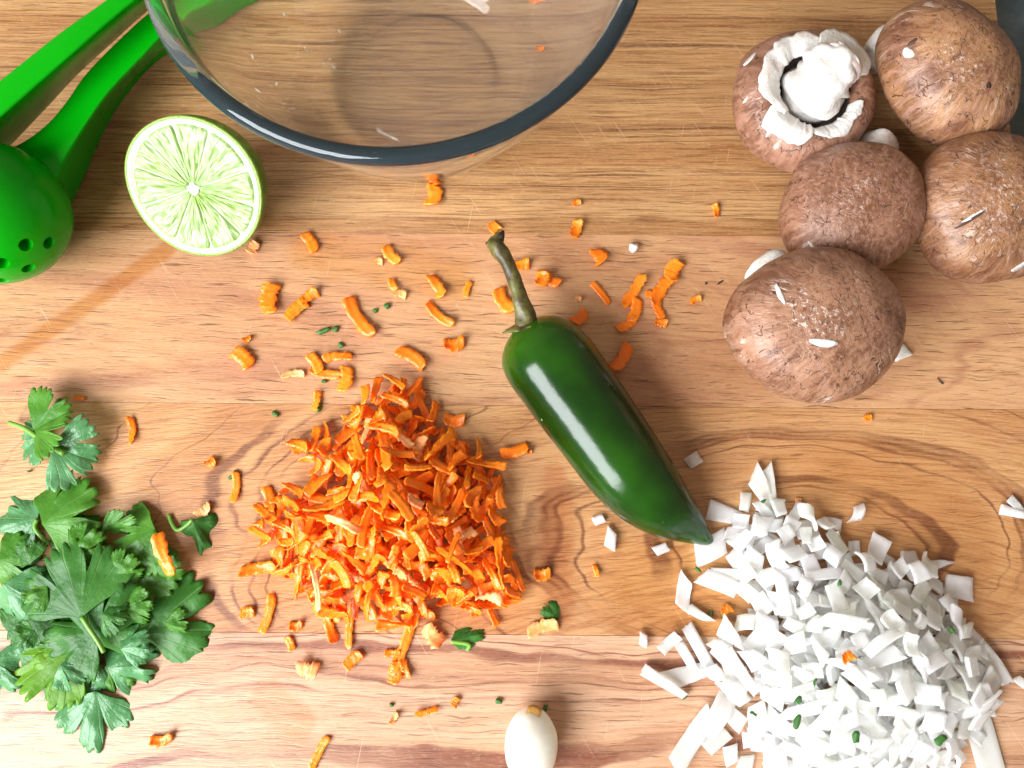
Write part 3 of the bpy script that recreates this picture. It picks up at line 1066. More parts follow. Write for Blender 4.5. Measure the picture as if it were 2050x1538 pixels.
def deform(v, seed, amt, scale):
    p = Vector(v)
    n = mnoise.noise(p * scale + Vector((seed, seed * 0.7, 0)))
    n2 = mnoise.noise(p * scale * 2.6 + Vector((0, seed, seed)))
    return p * (1 + amt * n + amt * 0.35 * n2)


def build_mushroom(px, py, zc, Rc, htop, axis, yaw, stem_px, stem_z, stem_r, seed, label, warm, pale, flakes=(), squash=(1, 1)):
    q = quat_axis(axis, yaw)
    c = P(px, py, zc)
    t = link('mushroom', None, loc=c, quat=q)
    tag(t, label, 'mushroom', 'brown mushrooms piled at the upper right')
    prof = [(max(0.01, Rc * math.sin(a)), htop * math.cos(a) ** 0.9 if a < math.pi / 2 else 0) for a in np.linspace(0.0, math.pi / 2 - 0.06, 26)]
    prof += [(Rc * k, Rc * z) for k, z in ((0.998, -0.03), (0.985, -0.11), (0.955, -0.19), (0.90, -0.27), (0.82, -0.33), (0.72, -0.355), (0.62, -0.34), (0.5, -0.29), (0.36, -0.25), (0.05, -0.22))]
    v, f = lathe(prof, 72)
    v = [deform((x[0] * squash[0], x[1] * squash[1], x[2]), seed, 0.075, 0.40) for x in v]
    skin = mushroom_skin('mushroom_skin_%d' % seed, seed * 1.37, warm, pale)
    me = make_mesh('cap', v, f, skin)
    cap = link('cap', fix_normals(me), t)
    if stem_px:
        inv = t.rotation_quaternion.inverted()
        e = inv @ (P(*stem_px, stem_z) - c)
        s0 = Vector((0, 0, -0.15 * Rc))
        pts = smooth_path([s0, s0.lerp(e, 0.4), s0.lerp(e, 0.8), e, e * 1.04], 12)
        vv, ff = tube(pts, [stem_r * 0.92] * 7 + [stem_r * 0.96, stem_r, stem_r, stem_r * 0.9, stem_r * 0.55], 28, 0.16, seed)
        link('stem', fix_normals(make_mesh('stem', vv, ff, FLESH)), t)
    if flakes:
        add_flakes(t, cap, flakes, seed)
    return t


W1, W2, W3 = (0.34, 0.17, 0.10), (0.37, 0.185, 0.08), (0.35, 0.175, 0.115)
FD = simple('dark_torn_skin', (0.05, 0.022, 0.016), 0.6)
build_mushroom(1890, 152, 2.4, 2.58, 1.95, (0.28, 0.05, 1.0), 0.6, (1758, 96), 1.1, 0.85, 11, 'big tan mushroom at the far corner with a dark pit in its cap', W2, 0.75,
               [(1826, 84, 20, 12, 25, FD), (1978, 170, 12, 17, 60, FD), (1820, 104, 26, 24, -40, FLESH), ], (0.94, 1.08))
build_mushroom(1978, 416, 2.25, 2.72, 1.75, (0.12, -0.12, 1.0), 2.1, None, 0, 0, 23, 'mottled mushroom cut off by the right edge of the photo', (0.29, 0.135, 0.055), 0.55,
               [(1940, 441, 58, 9, 32, FD), (1948, 432, 46, 9, 30, FLESH), (2042, 532, 36, 22, 52, FLESH)])
build_mushroom(1700, 424, 2.2, 2.46, 1.75, (-0.10, -0.16, 1.0), 4.0, (1757, 294), 1.25, 0.72, 37, 'pinkish brown mushroom in the middle, half hidden behind the front one', (0.27, 0.125, 0.075), 0.55,
               [(1626, 492, 26, 9, -52, FLESH), ], (1.02, 0.96))
build_mushroom(1627, 654, 2.75, 2.70, 2.05, (0.16, -0.10, 1.0), 0.0, (1533, 534), 1.9, 0.80, 41, 'largest mushroom, nearest the camera, with white torn nicks in its cap', W1, 0.95,
               [(1563, 588, 48, 15, -72, FLESH), (1649, 684, 56, 22, -6, FLESH), ], (1.10, 0.93))


def build_open_mushroom():
    """lies upside down: torn veil, dark gap, broken stem leaning to the upper right"""
    c = P(1607, 202, 1.85)
    Rc = 2.60
    t = link('mushroom', None, loc=c, quat=quat_axis((0.10, -0.04, 1.0), 0.4))
    tag(t, 'upside down mushroom showing white torn veil and broken stem', 'mushroom', 'brown mushrooms piled at the upper right')
    inv = t.rotation_quaternion.inverted()

    def loc(px, py, z):
        return inv @ (P(px, py, z) - c)
    prof = [(max(0.01, Rc * math.sin(a)), -1.68 * math.cos(a)) for a in np.linspace(0, math.pi / 2 - 0.05, 22)]
    prof += [(Rc * k, Rc * z) for k, z in ((0.995, 0.04), (0.975, 0.14), (0.93, 0.24), (0.86, 0.32), (0.77, 0.37), (0.68, 0.385), (0.61, 0.37), (0.57, 0.32), (0.56, 0.2))]
    n = 84
    v, f = ring_loft([[Vector((r * math.cos(2 * math.pi * j / n), r * math.sin(2 * math.pi * j / n), z)) for j in range(n)] for r, z in prof], True, False)
    v = [deform(x, 5, 0.08, 0.42) for x in v]
    cap = link('cap', fix_normals(make_mesh('cap', v, f, mushroom_skin('mushroom_skin_5', 6.1, W3, 1.0))), t)
    # gills: dark radial blades inside the hollow
    gv, gf = [], []
    for k in range(90):
        a = 2 * math.pi * k / 90
        ca, sa = math.cos(a), math.sin(a)
        b = len(gv)
        for r_, z_ in ((0.60, 0.30), (0.58, 0.05), (0.15, -0.1), (0.15, 0.02)):
            gv.append((Rc * r_ * ca, Rc * r_ * sa, Rc * z_))
        gf.append((b, b + 1, b + 2, b + 3))
    b = len(gv)
    for j in range(36):
        a = 2 * math.pi * j / 36
        gv += [(Rc * 0.62 * math.cos(a), Rc * 0.62 * math.sin(a), Rc * 0.06)]
    gv.append((0, 0, -0.12 * Rc))
    gf += [(b + j, b + (j + 1) % 36, b + 36) for j in range(36)]
    gl = link('gills', make_mesh('gills', gv, gf, GILL, smooth=False), t)
    # veil: ragged white membrane folded in over the gills, in torn lobes
    for a0, a1, rin, rout, lift, sd in ((70, 222, 0.49, 0.80, 0.03, 1), (206, 262, 0.52, 0.92, 0.02, 3), (259, 345, 0.53, 0.74, 0.0, 5), (15, 84, 0.50, 0.95, 0.03, 6)):
        nu, nv = 60, 10
        vv, ff = [], []
        for i in range(nu):
            s = i / (nu - 1)
            a = R(a0 + (a1 - a0) * s) - 0.4
            sl = s * (a1 - a0) / 60
            rag = 0.04 * mnoise.noise(Vector((sl * 3, sd, 0))) + 0.018 * mnoise.noise(Vector((sl * 11, sd, 3)))
            rag2 = 0.10 * mnoise.noise(Vector((sl * 2.4, sd + 9, 0))) + 0.03 * mnoise.noise(Vector((sl * 9, sd, 7)))
            taper = min(1, 5 * s, 5 * (1 - s))
            for j in range(nv):
                w = j / (nv - 1)
                ri, ro = rin + rag, rin + (rout - rin) * (0.55 + 0.45 * taper) + rag2
                rr = ri + (ro - ri) * w
                zz = 0.30 + 0.105 * math.sin(min(1, w * 1.3) * math.pi * 0.55) + lift - 0.06 * max(0, rr - 0.72) / 0.2
                zz += 0.004 * math.sin(sl * 62 + sd) * (1 - w) + 0.035 * mnoise.noise(Vector((rr * 4, sl * 3, sd)))
                vv.append(Vector((Rc * rr * math.cos(a), Rc * rr * math.sin(a), Rc * zz)))
        for i in range(nu - 1):
            for j in range(nv - 1):
                q = i * nv + j
                ff.append((q, q + 1, q + nv + 1, q + nv))
        me = make_mesh('veil', vv, ff, FLESH)
        vo = link('veil', fix_normals(me), t)
        so = vo.modifiers.new('solid', 'SOLIDIFY')
        so.thickness = 0.06 * U
        so.offset = -1
    # stem: thick broken stub
    d2 = inv @ Vector((0.72, 0.62, 0.0))
    pts = [Vector((0, 0, -0.05)) * Rc, Vector((0.01, 0, 0.22)) * Rc + d2 * 0.1, Vector((0, 0, 0.42)) * Rc + d2 * 0.30, Vector((0, 0, 0.56)) * Rc + d2 * 0.72, Vector((0, 0, 0.60)) * Rc + d2 * 1.15]
    pp = smooth_path([(*p, r_ * Rc) for p, r_ in zip(pts, (0.38, 0.41, 0.42, 0.36, 0.27))], 22)
    v, f = tube([Vector(w[:3]) for w in pp], [w[3] for w in pp], 36, 0.34, 4)
    v = [deform(x, 9, 0.05, 1.1) for x in v]
    st = link('stem', fix_normals(make_mesh('stem', v, f, FLESH)), t)
    st['label'] = 'broken white stem leaning over the torn veil'
    cut = G('bruised_mushroom_flesh')
    p = cut.coord()
    col = cut.mix(cut.step(cut.noise(p, 2.2, 4, 0.6), 0.35, 0.65), (0.52, 0.40, 0.37), (0.70, 0.60, 0.58))
    CUT = cut.done(cut.bsdf(Base_Color=col, Roughness=0.5, Normal=cut.bump(cut.noise(p, 4.0, 4, 0.6), 0.5, 0.08)))
    e0, e1 = Vector(pp[-1][:3]), Vector(pp[-4][:3])
    ax = (e0 - e1).normalized()
    a_ = ax.cross(Vector((0, 0, 1))).normalized()
    b_ = a_.cross(ax)
    rings = []
    for s, r_ in ((-0.30, 0.80), (-0.10, 0.76), (0.08, 0.62), (0.16, 0.35)):
        rings.append([e0 + ax * (s + 0.05 * math.sin(3 * th)) + (a_ * math.cos(th) + b_ * math.sin(th)) * r_ * (1 + 0.14 * mnoise.noise(Vector((math.cos(th) * 2, math.sin(th) * 2, s)))) for th in np.linspace(0, 2 * math.pi, 30, endpoint=False)])
    v, f = ring_loft(rings)
    link('stem_base', fix_normals(make_mesh('stem_base', v, f, CUT)), st)
    add_flakes(t, cap, [(1500, 118, 34, 18, 35, FLESH), (1492, 200, 16, 8, 25, FLESH), (1540, 262, 26, 9, 55, FLESH), (1545, 120, 32, 20, 40, FLESH)], 60)


build_open_mushroom()


# ------------------------------------------------------------------ grated carrot
def shred_mesh(seed, bend, curl, twist, jag, mat):
    """1 cm long, 0.35 wide, lies on z = 0; scaled per piece"""
    rng = random.Random(seed)
    nx, ny = 16, 4
    W, T = 0.35, 0.085
    off = rng.random() * 50
    top, bot = [], []
    for i in range(nx):
        s = i / (nx - 1)
        x = s - 0.5
        end = min(1.0, 6.0 * s + 0.60, 6.0 * (1 - s) + 0.55)
        for j in range(ny):
            t = j / (ny - 1) - 0.5
            e = 1 + jag * (mnoise.noise(Vector((s * 9 + off, j * 5.0, 1))) + 0.7 * mnoise.noise(Vector((s * 31, j * 7 + off, 4))))
            y = t * W * end * e + bend * (4 * x * x - 0.5) * 0.5
            z = curl * 4 * x * x * 0.5 + 0.16 * (abs(t) * 2) ** 2 * W * rng.choice((1, 1, 0.6)) + twist * x * t
            xx = x + 0.03 * mnoise.noise(Vector((j * 3.0, off, s * 2))) * (1 if i in (0, nx - 1) else 0.4) * 2
            zn = 0.03 * mnoise.noise(Vector((xx * 8 + off, y * 9, 0)))
            top.append((xx, y, z + T * (1 - 0.5 * abs(t)) + zn))
            bot.append((xx, y * 0.96, z))
    lo = min(p[2] for p in bot)
    verts = [(x, y, z - lo) for x, y, z in top + bot]
    b = nx * ny
    faces = []
    for i in range(nx - 1):
        for j in range(ny - 1):
            a = i * ny + j
            faces.append((a, a + ny, a + ny + 1, a + 1))
            faces.append((a + b, a + b + 1, a + b + ny + 1, a + b + ny))
    ring = [i * ny for i in range(nx)] + [(nx - 1) * ny + j for j in range(1, ny)] + [i * ny + ny - 1 for i in range(nx - 2, -1, -1)] + [j for j in range(ny - 2, 0, -1)]
    for k in range(len(ring)):
        a, c = ring[k], ring[(k + 1) % len(ring)]
        faces.append((a, a + b, c + b, c))
    return fix_normals(make_mesh('carrot_shred', verts, faces, mat))


SHREDS, SHREDS_PALE = [], []
for k in range(18):
    rg = random.Random(100 + k)
    a = (100 + k, rg.uniform(-0.24, 0.24), rg.uniform(0.0, 0.18), rg.uniform(-0.6, 0.6), rg.uniform(0.28, 0.55))
    SHREDS.append(shred_mesh(*a, CARROT))
    if k % 3 == 0:
        SHREDS_PALE.append(shred_mesh(a[0] + 50, *a[1:], CARROT_PALE))

# px, py, length, width (photo px), angle, pale, label tail
C = 'orange carrot shred '
LOOSE = [
    (868, 393, 44, 28, 84, 0, 'lying in front of the glass bowl'), (868, 368, 14, 24, 84, 0, 'touching the wall of the glass bowl'),
    (990, 457, 22, 22, 40, 0, 'crumb beside the tip of the pepper stem'), (1153, 460, 38, 20, 74, 0, 'crumpled, between the pepper stem and the white crumb'),
    (1154, 408, 18, 11, 15, 0, 'speck above the pepper, towards the bowl'), (1432, 423, 28, 12, -84, 0, 'sliver alone left of the middle mushroom'),
    (622, 487, 44, 22, -58, 0, 'wet and glossy, right of the lime'), (508, 497, 26, 20, 60, 1, 'wet, touching the lower edge of the lime'),
    (785, 512, 44, 22, -52, 0, 'wet and hooked, below the glass bowl'), (757, 525, 20, 14, 0, 1, 'wet speck below the glass bowl'),
    (1042, 533, 36, 20, 8, 0, 'peeking out right of the pepper stem'), (1198, 516, 32, 28, -65, 0, 'chunky, left of the white crumb'),
    (1084, 560, 30, 26, 80, 0, 'curled, left piece of the knot right of the pepper stem'), (1106, 562, 34, 20, -35, 0, 'curled, right piece of the knot right of the pepper stem'),
    (788, 572, 26, 15, -70, 0, 'upper half of the wet bent piece near the herb flecks'), (802, 590, 26, 16, -15, 1, 'lower half of the wet bent piece near the herb flecks'),
    (875, 575, 52, 22, -62, 0, 'straight, above the long thin one left of the stem'), (936, 580, 34, 13, 74, 0, 'thin sliver just left of the pepper stem'),
    (1010, 604, 56, 28, -55, 0, 'broad, tucked under the pepper stem'), (880, 632, 70, 19, -42, 0, 'long and pointed, left of the pepper shoulder'),
    (1202, 588, 56, 14, -52, 0, 'thin wedge right of the knot'), (1268, 584, 78, 20, 58, 0, 'long, left of the pair by the big mushroom'),
    (1348, 545, 44, 28, 66, 0, 'broad end of the pair by the big mushroom'), (1322, 586, 64, 24, 60, 0, 'long lower piece of the pair by the big mushroom'),
    (1303, 592, 24, 16, -20, 0, 'chip beside the pair by the big mushroom'), (1270, 622, 50, 22, 74, 0, 'below the long one right of the pepper'),
    (1254, 650, 46, 18, 30, 0, 'lowest of the cluster right of the pepper'), (1316, 620, 44, 16, -68, 0, 'hanging below the pair by the big mushroom'),
    (1322, 648, 26, 16, -10, 0, 'small end below the pair by the big mushroom'), (1392, 602, 24, 13, 24, 0, 'small chip just left of the big mushroom'),
    (1158, 599, 12, 10, 0, 1, 'crumb above the pepper shoulder'), (1160, 637, 34, 22, 40, 0, 'behind the upper shoulder of the pepper'),
    (1243, 718, 62, 24, 58, 0, 'half under the right flank of the pepper'),
    (543, 600, 62, 33, 85, 0, 'wide upright block below the lime'), (620, 596, 42, 20, 38, 0, 'upper piece of the pair right of the wide block'),
    (594, 622, 52, 24, 45, 0, 'lower piece of the pair right of the wide block'), (720, 637, 94, 26, -56, 0, 'longest smooth strip above the heap'),
    (910, 690, 42, 26, 8, 0, 'short block left of the pepper'), (488, 718, 48, 30, -40, 0, 'folded triangle far left of the heap'),
    (497, 680, 18, 11, 35, 0, 'speck above the folded triangle'), (824, 718, 66, 25, -34, 0, 'fat curved strip just above the heap'),
    (677, 716, 60, 17, 4, 0, 'level strip above the heap'), (632, 728, 44, 22, -58, 0, 'upper arm of the tangle above the heap'),
    (652, 748, 62, 18, -12, 0, 'cross piece of the tangle above the heap'), (692, 760, 52, 25, 82, 0, 'right leg of the tangle above the heap'),
    (588, 750, 46, 14, 6, 1, 'pale left tip of the tangle above the heap'), (635, 803, 42, 14, 82, 0, 'upright sliver left of the top of the heap'),
    (265, 862, 54, 14, -84, 0, 'upright sliver right of the cilantro sprig'), (425, 926, 20, 18, 50, 0, 'crumb between cilantro and heap'),
    (472, 976, 62, 15, 88, 0, 'upright sliver between cilantro and heap'), (410, 1022, 34, 18, 42, 1, 'pale chip above the small cilantro leaf'),
    (540, 1010, 74, 20, -82, 0, 'bowed strip at the left edge of the heap'), (520, 1139, 74, 24, 7, 0, 'level strip left of the foot of the heap'),
    (496, 1226, 28, 20, 10, 0, 'cube shaped crumb below the level strip'), (537, 1228, 78, 17, 78, 0, 'thin bow left below the heap'),
    (594, 1252, 26, 18, 10, 0, 'knobby crumb below the heap'), (581, 1288, 30, 15, -62, 0, 'small chip under the knobby crumb'),
    (659, 1247, 82, 18, -70, 0, 'long slanting strip below the heap'), (702, 1255, 84, 15, 86, 0, 'long upright strip below the heap'),
    (618, 1338, 46, 28, -10, 1, 'pale chunk at the bottom left below the heap'), (708, 1321, 42, 22, 42, 0, 'slanted chip right of the pale chunk'),
    (808, 1290, 120, 20, 70, 0, 'longest strip trailing down from the heap'), (792, 1345, 44, 24, 80, 0, 'ragged end of the trail below the heap'),
    (786, 1308, 32, 14, 0, 0, 'side chip on the trail below the heap'), (812, 1338, 40, 15, -70, 0, 'thin last piece of the trail below the heap'),
    (868, 1270, 50, 30, -46, 1, 'pale chunk left of the green leaf scrap'), (1030, 903, 58, 22, 16, 0, 'alone between the heap and the pepper'),
    (910, 842, 42, 24, -5, 0, 'flat flake right of the top of the heap'), (1086, 1149, 34, 22, 10, 0, 'crumb right of the foot of the heap'),
    (1086, 1256, 64, 24, 18, 1, 'pale curved strip under the small leaf scrap'), (1192, 1142, 26, 12, -80, 0, 'tiny chip left of the onion heap'),
    (1737, 837, 16, 12, 10, 0, 'speck on the bare board right of the big mushroom'), (1597, 1003, 12, 10, 0, 1, 'pink speck above the onion heap'),
    (326, 1479, 44, 20, 10, 0, 'short piece in the lower left corner'), (640, 1506, 68, 16, 64, 0, 'slanted sliver at the bottom edge'),
    (855, 1424, 48, 12, 14, 0, 'thin sliver left of the garlic clove'), (912, 1405, 20, 14, 60, 0, 'crumb up left of the garlic clove'),
    (790, 1437, 26, 10, 60, 1, 'pale chip far left of the garlic clove'), (160, 798, 22, 8, -5, 0, 'sliver on the plank joint above the cilantro'),
    (980, 984, 48, 28, -68, 1, 'pale chunk on the right side of the heap'), (1087, 104, 18, 12, 0, 0, 'crumb seen through the right side of the glass bowl'),
    (1085, 4, 42, 12, 20, 0, 'sliver seen through the glass bowl at the top edge'), (775, 338, 30, 14, 20, 0, 'seen through the front wall of the glass bowl'),
    (940, 326, 22, 12, 30, 0, 'speck seen through the front right wall of the bowl'), (664, 312, 34, 10, -20, 0, 'sliver seen through the front left wall of the bowl'),
    (1060, 905, 10, 8, 0, 0, 'tiny crumb beside the pepper flank'),
]
for k, (px, py, ln, wd, ang, pale, lab) in enumerate(LOOSE):
    sc = PXCM(px, py)
    pool = SHREDS_PALE if pale else SHREDS
    me = pool[(k * 7 + 3) % len(pool)]
    p = P(px, py, 0.015)
    hz = min(1.5, max(0.7, wd / 20.0))
    o = link('carrot_shred', me, loc=p, quat=Quaternion((0, 0, 1), R(ang)), scale=(ln / sc, wd / sc / 0.35, hz))
    tag(o, C + lab, 'carrot shred', 'loose carrot shreds on the board')


# ------------------------------------------------------------------ heaps: pieces dropped one after another on a height map
class Heap:
    def __init__(self, poly_px, peak_px, hmax, edge, step=0.08):
        self.poly = [tuple(P(x, y).xy) for x, y in poly_px]
        xs, ys = zip(*self.poly)
        self.x0, self.y0, self.st = min(xs) - 2, min(ys) - 2, step
        self.nx, self.ny = int((max(xs) + 2 - self.x0) / step), int((max(ys) + 2 - self.y0) / step)
        self.h = np.zeros((self.nx, self.ny))
        self.peak, self.hmax, self.edge = P(*peak_px).xy, hmax, edge
        self.bb = (min(xs), max(xs), min(ys), max(ys))

    def dist(self, x, y):
        d = 1e9
        for (ax, ay), (bx, by) in zip(self.poly, self.poly[1:] + self.poly[:1]):
            L = (bx - ax) ** 2 + (by - ay) ** 2
            t = max(0, min(1, ((x - ax) * (bx - ax) + (y - ay) * (by - ay)) / L))
            d = min(d, math.hypot(x - ax - t * (bx - ax), y - ay - t * (by - ay)))
        return d

    def target(self, x, y):
        if not in_poly(x, y, self.poly):
            return 0.0
        d = self.dist(x, y)
        r = math.hypot(x - self.peak[0], y - self.peak[1])
        return min(self.hmax * max(0.25, 1 - (r / 5.2) ** 1.6), self.edge + 0.62 * d)

    def where(self, p):
        dx, dy = p.x - self.peak[0], p.y - self.peak[1]
        r = math.hypot(dx, dy)
        if r < 1.1:
            return 'on the crest'
        k = int(((math.degrees(math.atan2(dy, dx)) + 382.5) % 360) // 45)
        w = ('right', 'upper right', 'upper', 'upper left', 'left', 'lower left', 'lower', 'lower right')[k]
        return ('on the %s slope' if self.dist(p.x, p.y) > 0.9 else 'at the %s foot') % w

    def at(self, x, y):
        i, j = int((x - self.x0) / self.st), int((y - self.y0) / self.st)
        if 0 <= i < self.nx and 0 <= j < self.ny:
            return self.h[i, j]
        return 0.0

    def drop(self, rng, ln, wd, th, fill=1.0, tries=60, tilt=0.12):
        for _ in range(tries):
            x, y = rng.uniform(self.bb[0], self.bb[1]), rng.uniform(self.bb[2], self.bb[3])
            tg = self.target(x, y) * fill
            if tg <= 0 or self.at(x, y) > tg:
                continue
            yaw = rng.uniform(0, 2 * math.pi)
            ca, sa = math.cos(yaw), math.sin(yaw)
            pts = []
            for a in np.linspace(-0.5, 0.5, 9):
                for b in np.linspace(-0.5, 0.5, 4):
                    u, w = a * ln, b * wd
                    qx, qy = x + u * ca - w * sa, y + u * sa + w * ca
                    pts.append((u, w, qx, qy, self.at(qx, qy)))
            A = np.array([(p[0], p[1], 1.0) for p in pts])
            z = np.array([p[4] for p in pts])
            co = np.linalg.lstsq(A, z, rcond=None)[0]
            gx = max(-0.75, min(0.75, co[0] + rng.uniform(-tilt, tilt)))
            gy = max(-0.75, min(0.75, co[1] + rng.uniform(-tilt, tilt) * 1.5))
            res = z - (A[:, 0] * gx + A[:, 1] * gy)
            c = np.percentile(res, 80)
            low = (A[:, 0] * gx + A[:, 1] * gy + c).min()
            if low < 0.01:
                c += 0.01 - low
            for (u, w, qx, qy, _z) in pts:
                i, j = int((qx - self.x0) / self.st), int((qy - self.y0) / self.st)
                zz = u * gx + w * gy + c + th
                for di in (-1, 0, 1):
                    for dj in (-1, 0, 1):
                        if 0 <= i + di < self.nx and 0 <= j + dj < self.ny:
                            self.h[i + di, j + dj] = max(self.h[i + di, j + dj], zz)
            ex = Vector((ca, sa, gx)).normalized()
            ey = Vector((-sa, ca, gy))
            ey = (ey - ex * ey.dot(ex)).normalized()
            M = Matrix((ex, ey, ex.cross(ey))).transposed()
            return Vector((x, y, c)), M.to_quaternion()
        return None


def size_word(ln, wd, pale=False):
    a = 'long' if ln > 1.05 else ('short' if ln < 0.7 else 'mid-length')
    b = 'broad' if wd > 0.25 else 'thin'
    return '%s %s%s' % (a, b, ' pale' if pale else '')


def lean(q):
    d = q @ Vector((1, 0, 0))
    a = math.degrees(math.atan2(d.y, d.x)) % 180
    return 'lying level' if a < 22.5 or a > 157.5 else 'slanting right' if a < 67.5 else 'pointing up' if a < 112.5 else 'slanting left'


def joined(name, pieces, mat):
    """many pieces too deep in a heap to tell apart -> one mesh"""
    V, F = [], []
    for me, loc_, q, sc in pieces:
        b = len(V)
        for v in me.vertices:
            V.append(q @ Vector((v.co.x / U * sc[0], v.co.y / U * sc[1], v.co.z / U * sc[2])) + loc_)
        F += [tuple(i + b for i in p.vertices) for p in me.polygons]
    return link(name, make_mesh(name, V, F, mat))


CH = Heap([(792, 768), (844, 768), (866, 820), (880, 880), (945, 890), (985, 935), (1004, 985), (1000, 1040), (1018, 1090), (1050, 1150), (1042, 1195), (1000, 1228), (940, 1232), (880, 1205), (850, 1250), (790, 1250), (740, 1215), (690, 1225), (630, 1210),
           (588, 1150), (530, 1085), (548, 1020), (575, 985), (632, 960), (640, 930), (588, 905), (600, 880), (645, 880), (700, 870), (712, 820), (748, 790)], (785, 1010), 1.75, 0.12)
rg = random.Random(5)
under, n_top = [], 0
for k in range(1100):
    me = SHREDS[rg.randrange(len(SHREDS))]
    ln, wd = rg.uniform(0.5, 1.2), rg.uniform(0.18, 0.36)
    d = CH.drop(rg, ln, wd, 0.11, 0.62)
    if d is None:
        break
    under.append((me, d[0], d[1], (ln, wd / 0.35, 1.1)))
ch = joined('grated_carrot', under, CARROT)
tag(ch, 'inner mass of orange grated carrot deep in the heap', 'grated carrot', kind='stuff')
for k in range(214):
    pale = rg.random() < 0.07
    pool = SHREDS_PALE if pale else SHREDS
    me = pool[rg.randrange(len(pool))]
    ln, wd = rg.uniform(0.6, 1.45) * rg.choice((0.8, 1, 1, 1.25)), rg.uniform(0.18, 0.38)
    d = CH.drop(rg, ln, wd, 0.10, 1.35, 200, 0.26)
    if d is None:
        break
    o = link('carrot_shred', me, loc=d[0], quat=d[1], scale=(ln, wd / 0.35, rg.uniform(0.8, 1.4)))
    tag(o, '%s carrot shred %s %s of the carrot heap' % (size_word(ln, wd, pale), lean(d[1]), CH.where(d[0])), 'carrot shred', 'carrot shreds in the heap')


# ------------------------------------------------------------------ diced onion
def onion_mesh(seed, bow, skew, taper, jag):
    """1 cm x 1 cm plate cut from an onion layer, lies on z = 0; scaled per piece"""
    rng = random.Random(seed)
    nx, ny, T = 8, 6, 0.12
    off = rng.random() * 40
    cs = [rng.uniform(-jag, jag) for _ in range(8)]
    top, bot, mid = [], [], []
    for i in range(nx):
        s = i / (nx - 1)
        x = s - 0.5
        for j in range(ny):
            t = j / (ny - 1)
            y = t - 0.5
            xx = x + skew * y + (cs[0] * (1 - s) * (1 - t) + cs[1] * s * (1 - t) + cs[2] * s * t + cs[3] * (1 - s) * t) * 0.5
            yy = y * (1 - taper * s) + (cs[4] * (1 - s) + cs[5] * s) * (t - 0.5) * 0.5 + cs[6] * 0.25 * math.sin(math.pi * s)
            if i in (0, nx - 1) or j in (0, ny - 1):
                xx += 0.03 * mnoise.noise(Vector((s * 7 + off, t * 7, 0)))
                yy += 0.03 * mnoise.noise(Vector((s * 7, t * 7 + off, 3)))
            z = -bow * (4 * x * x) * 0.22 * (1 if seed % 3 else -1) + 0.3 * bow * 4 * y * y * 0.2 + 0.012 * mnoise.noise(Vector((s * 5 + off, t * 5, 7)))
            kx, ky = (0.955, 0.93)
            top.append((xx * kx, yy * ky, z + T))
            mid.append((xx, yy, z + T * 0.5))
            bot.append((xx * kx, yy * ky, z))
    lo = min(p[2] for p in bot)
    ring = [i * ny for i in range(nx)] + [(nx - 1) * ny + j for j in range(1, ny)] + [i * ny + ny - 1 for i in range(nx - 2, -1, -1)] + [j for j in range(ny - 2, 0, -1)]
    verts = [(x, y, z - lo) for x, y, z in top + bot + [mid[i] for i in ring]]
    b = nx * ny
    faces = []
    for i in range(nx - 1):
        for j in range(ny - 1):
            a = i * ny + j
            faces.append((a, a + ny, a + ny + 1, a + 1))
            faces.append((a + b, a + b + 1, a + b + ny + 1, a + b + ny))
    m, n_ = 2 * b, len(ring)
    for k in range(n_):
        a, c = ring[k], ring[(k + 1) % n_]
        faces.append((a, m + k, m + (k + 1) % n_, c))
        faces.append((m + k, a + b, c + b, m + (k + 1) % n_))
    me = fix_normals(make_mesh('onion_piece', verts, faces, ONION))
    bm = bmesh.new()
    bm.from_mesh(me)
    for e in bm.edges:
        if len(e.link_faces) == 2 and e.calc_face_angle(0) > R(70):
            e.smooth = False
    bm.to_mesh(me)
    bm.free()
    return me


ONIONS = []
for k in range(20):
    rg = random.Random(300 + k)
    ONIONS.append(onion_mesh(300 + k, rg.choice((0.1, 0.25, 0.5, 0.7)), rg.uniform(-0.4, 0.4), rg.choice((0, 0.1, 0.2, 0.35, 0.6)), rg.uniform(0.08, 0.32)))

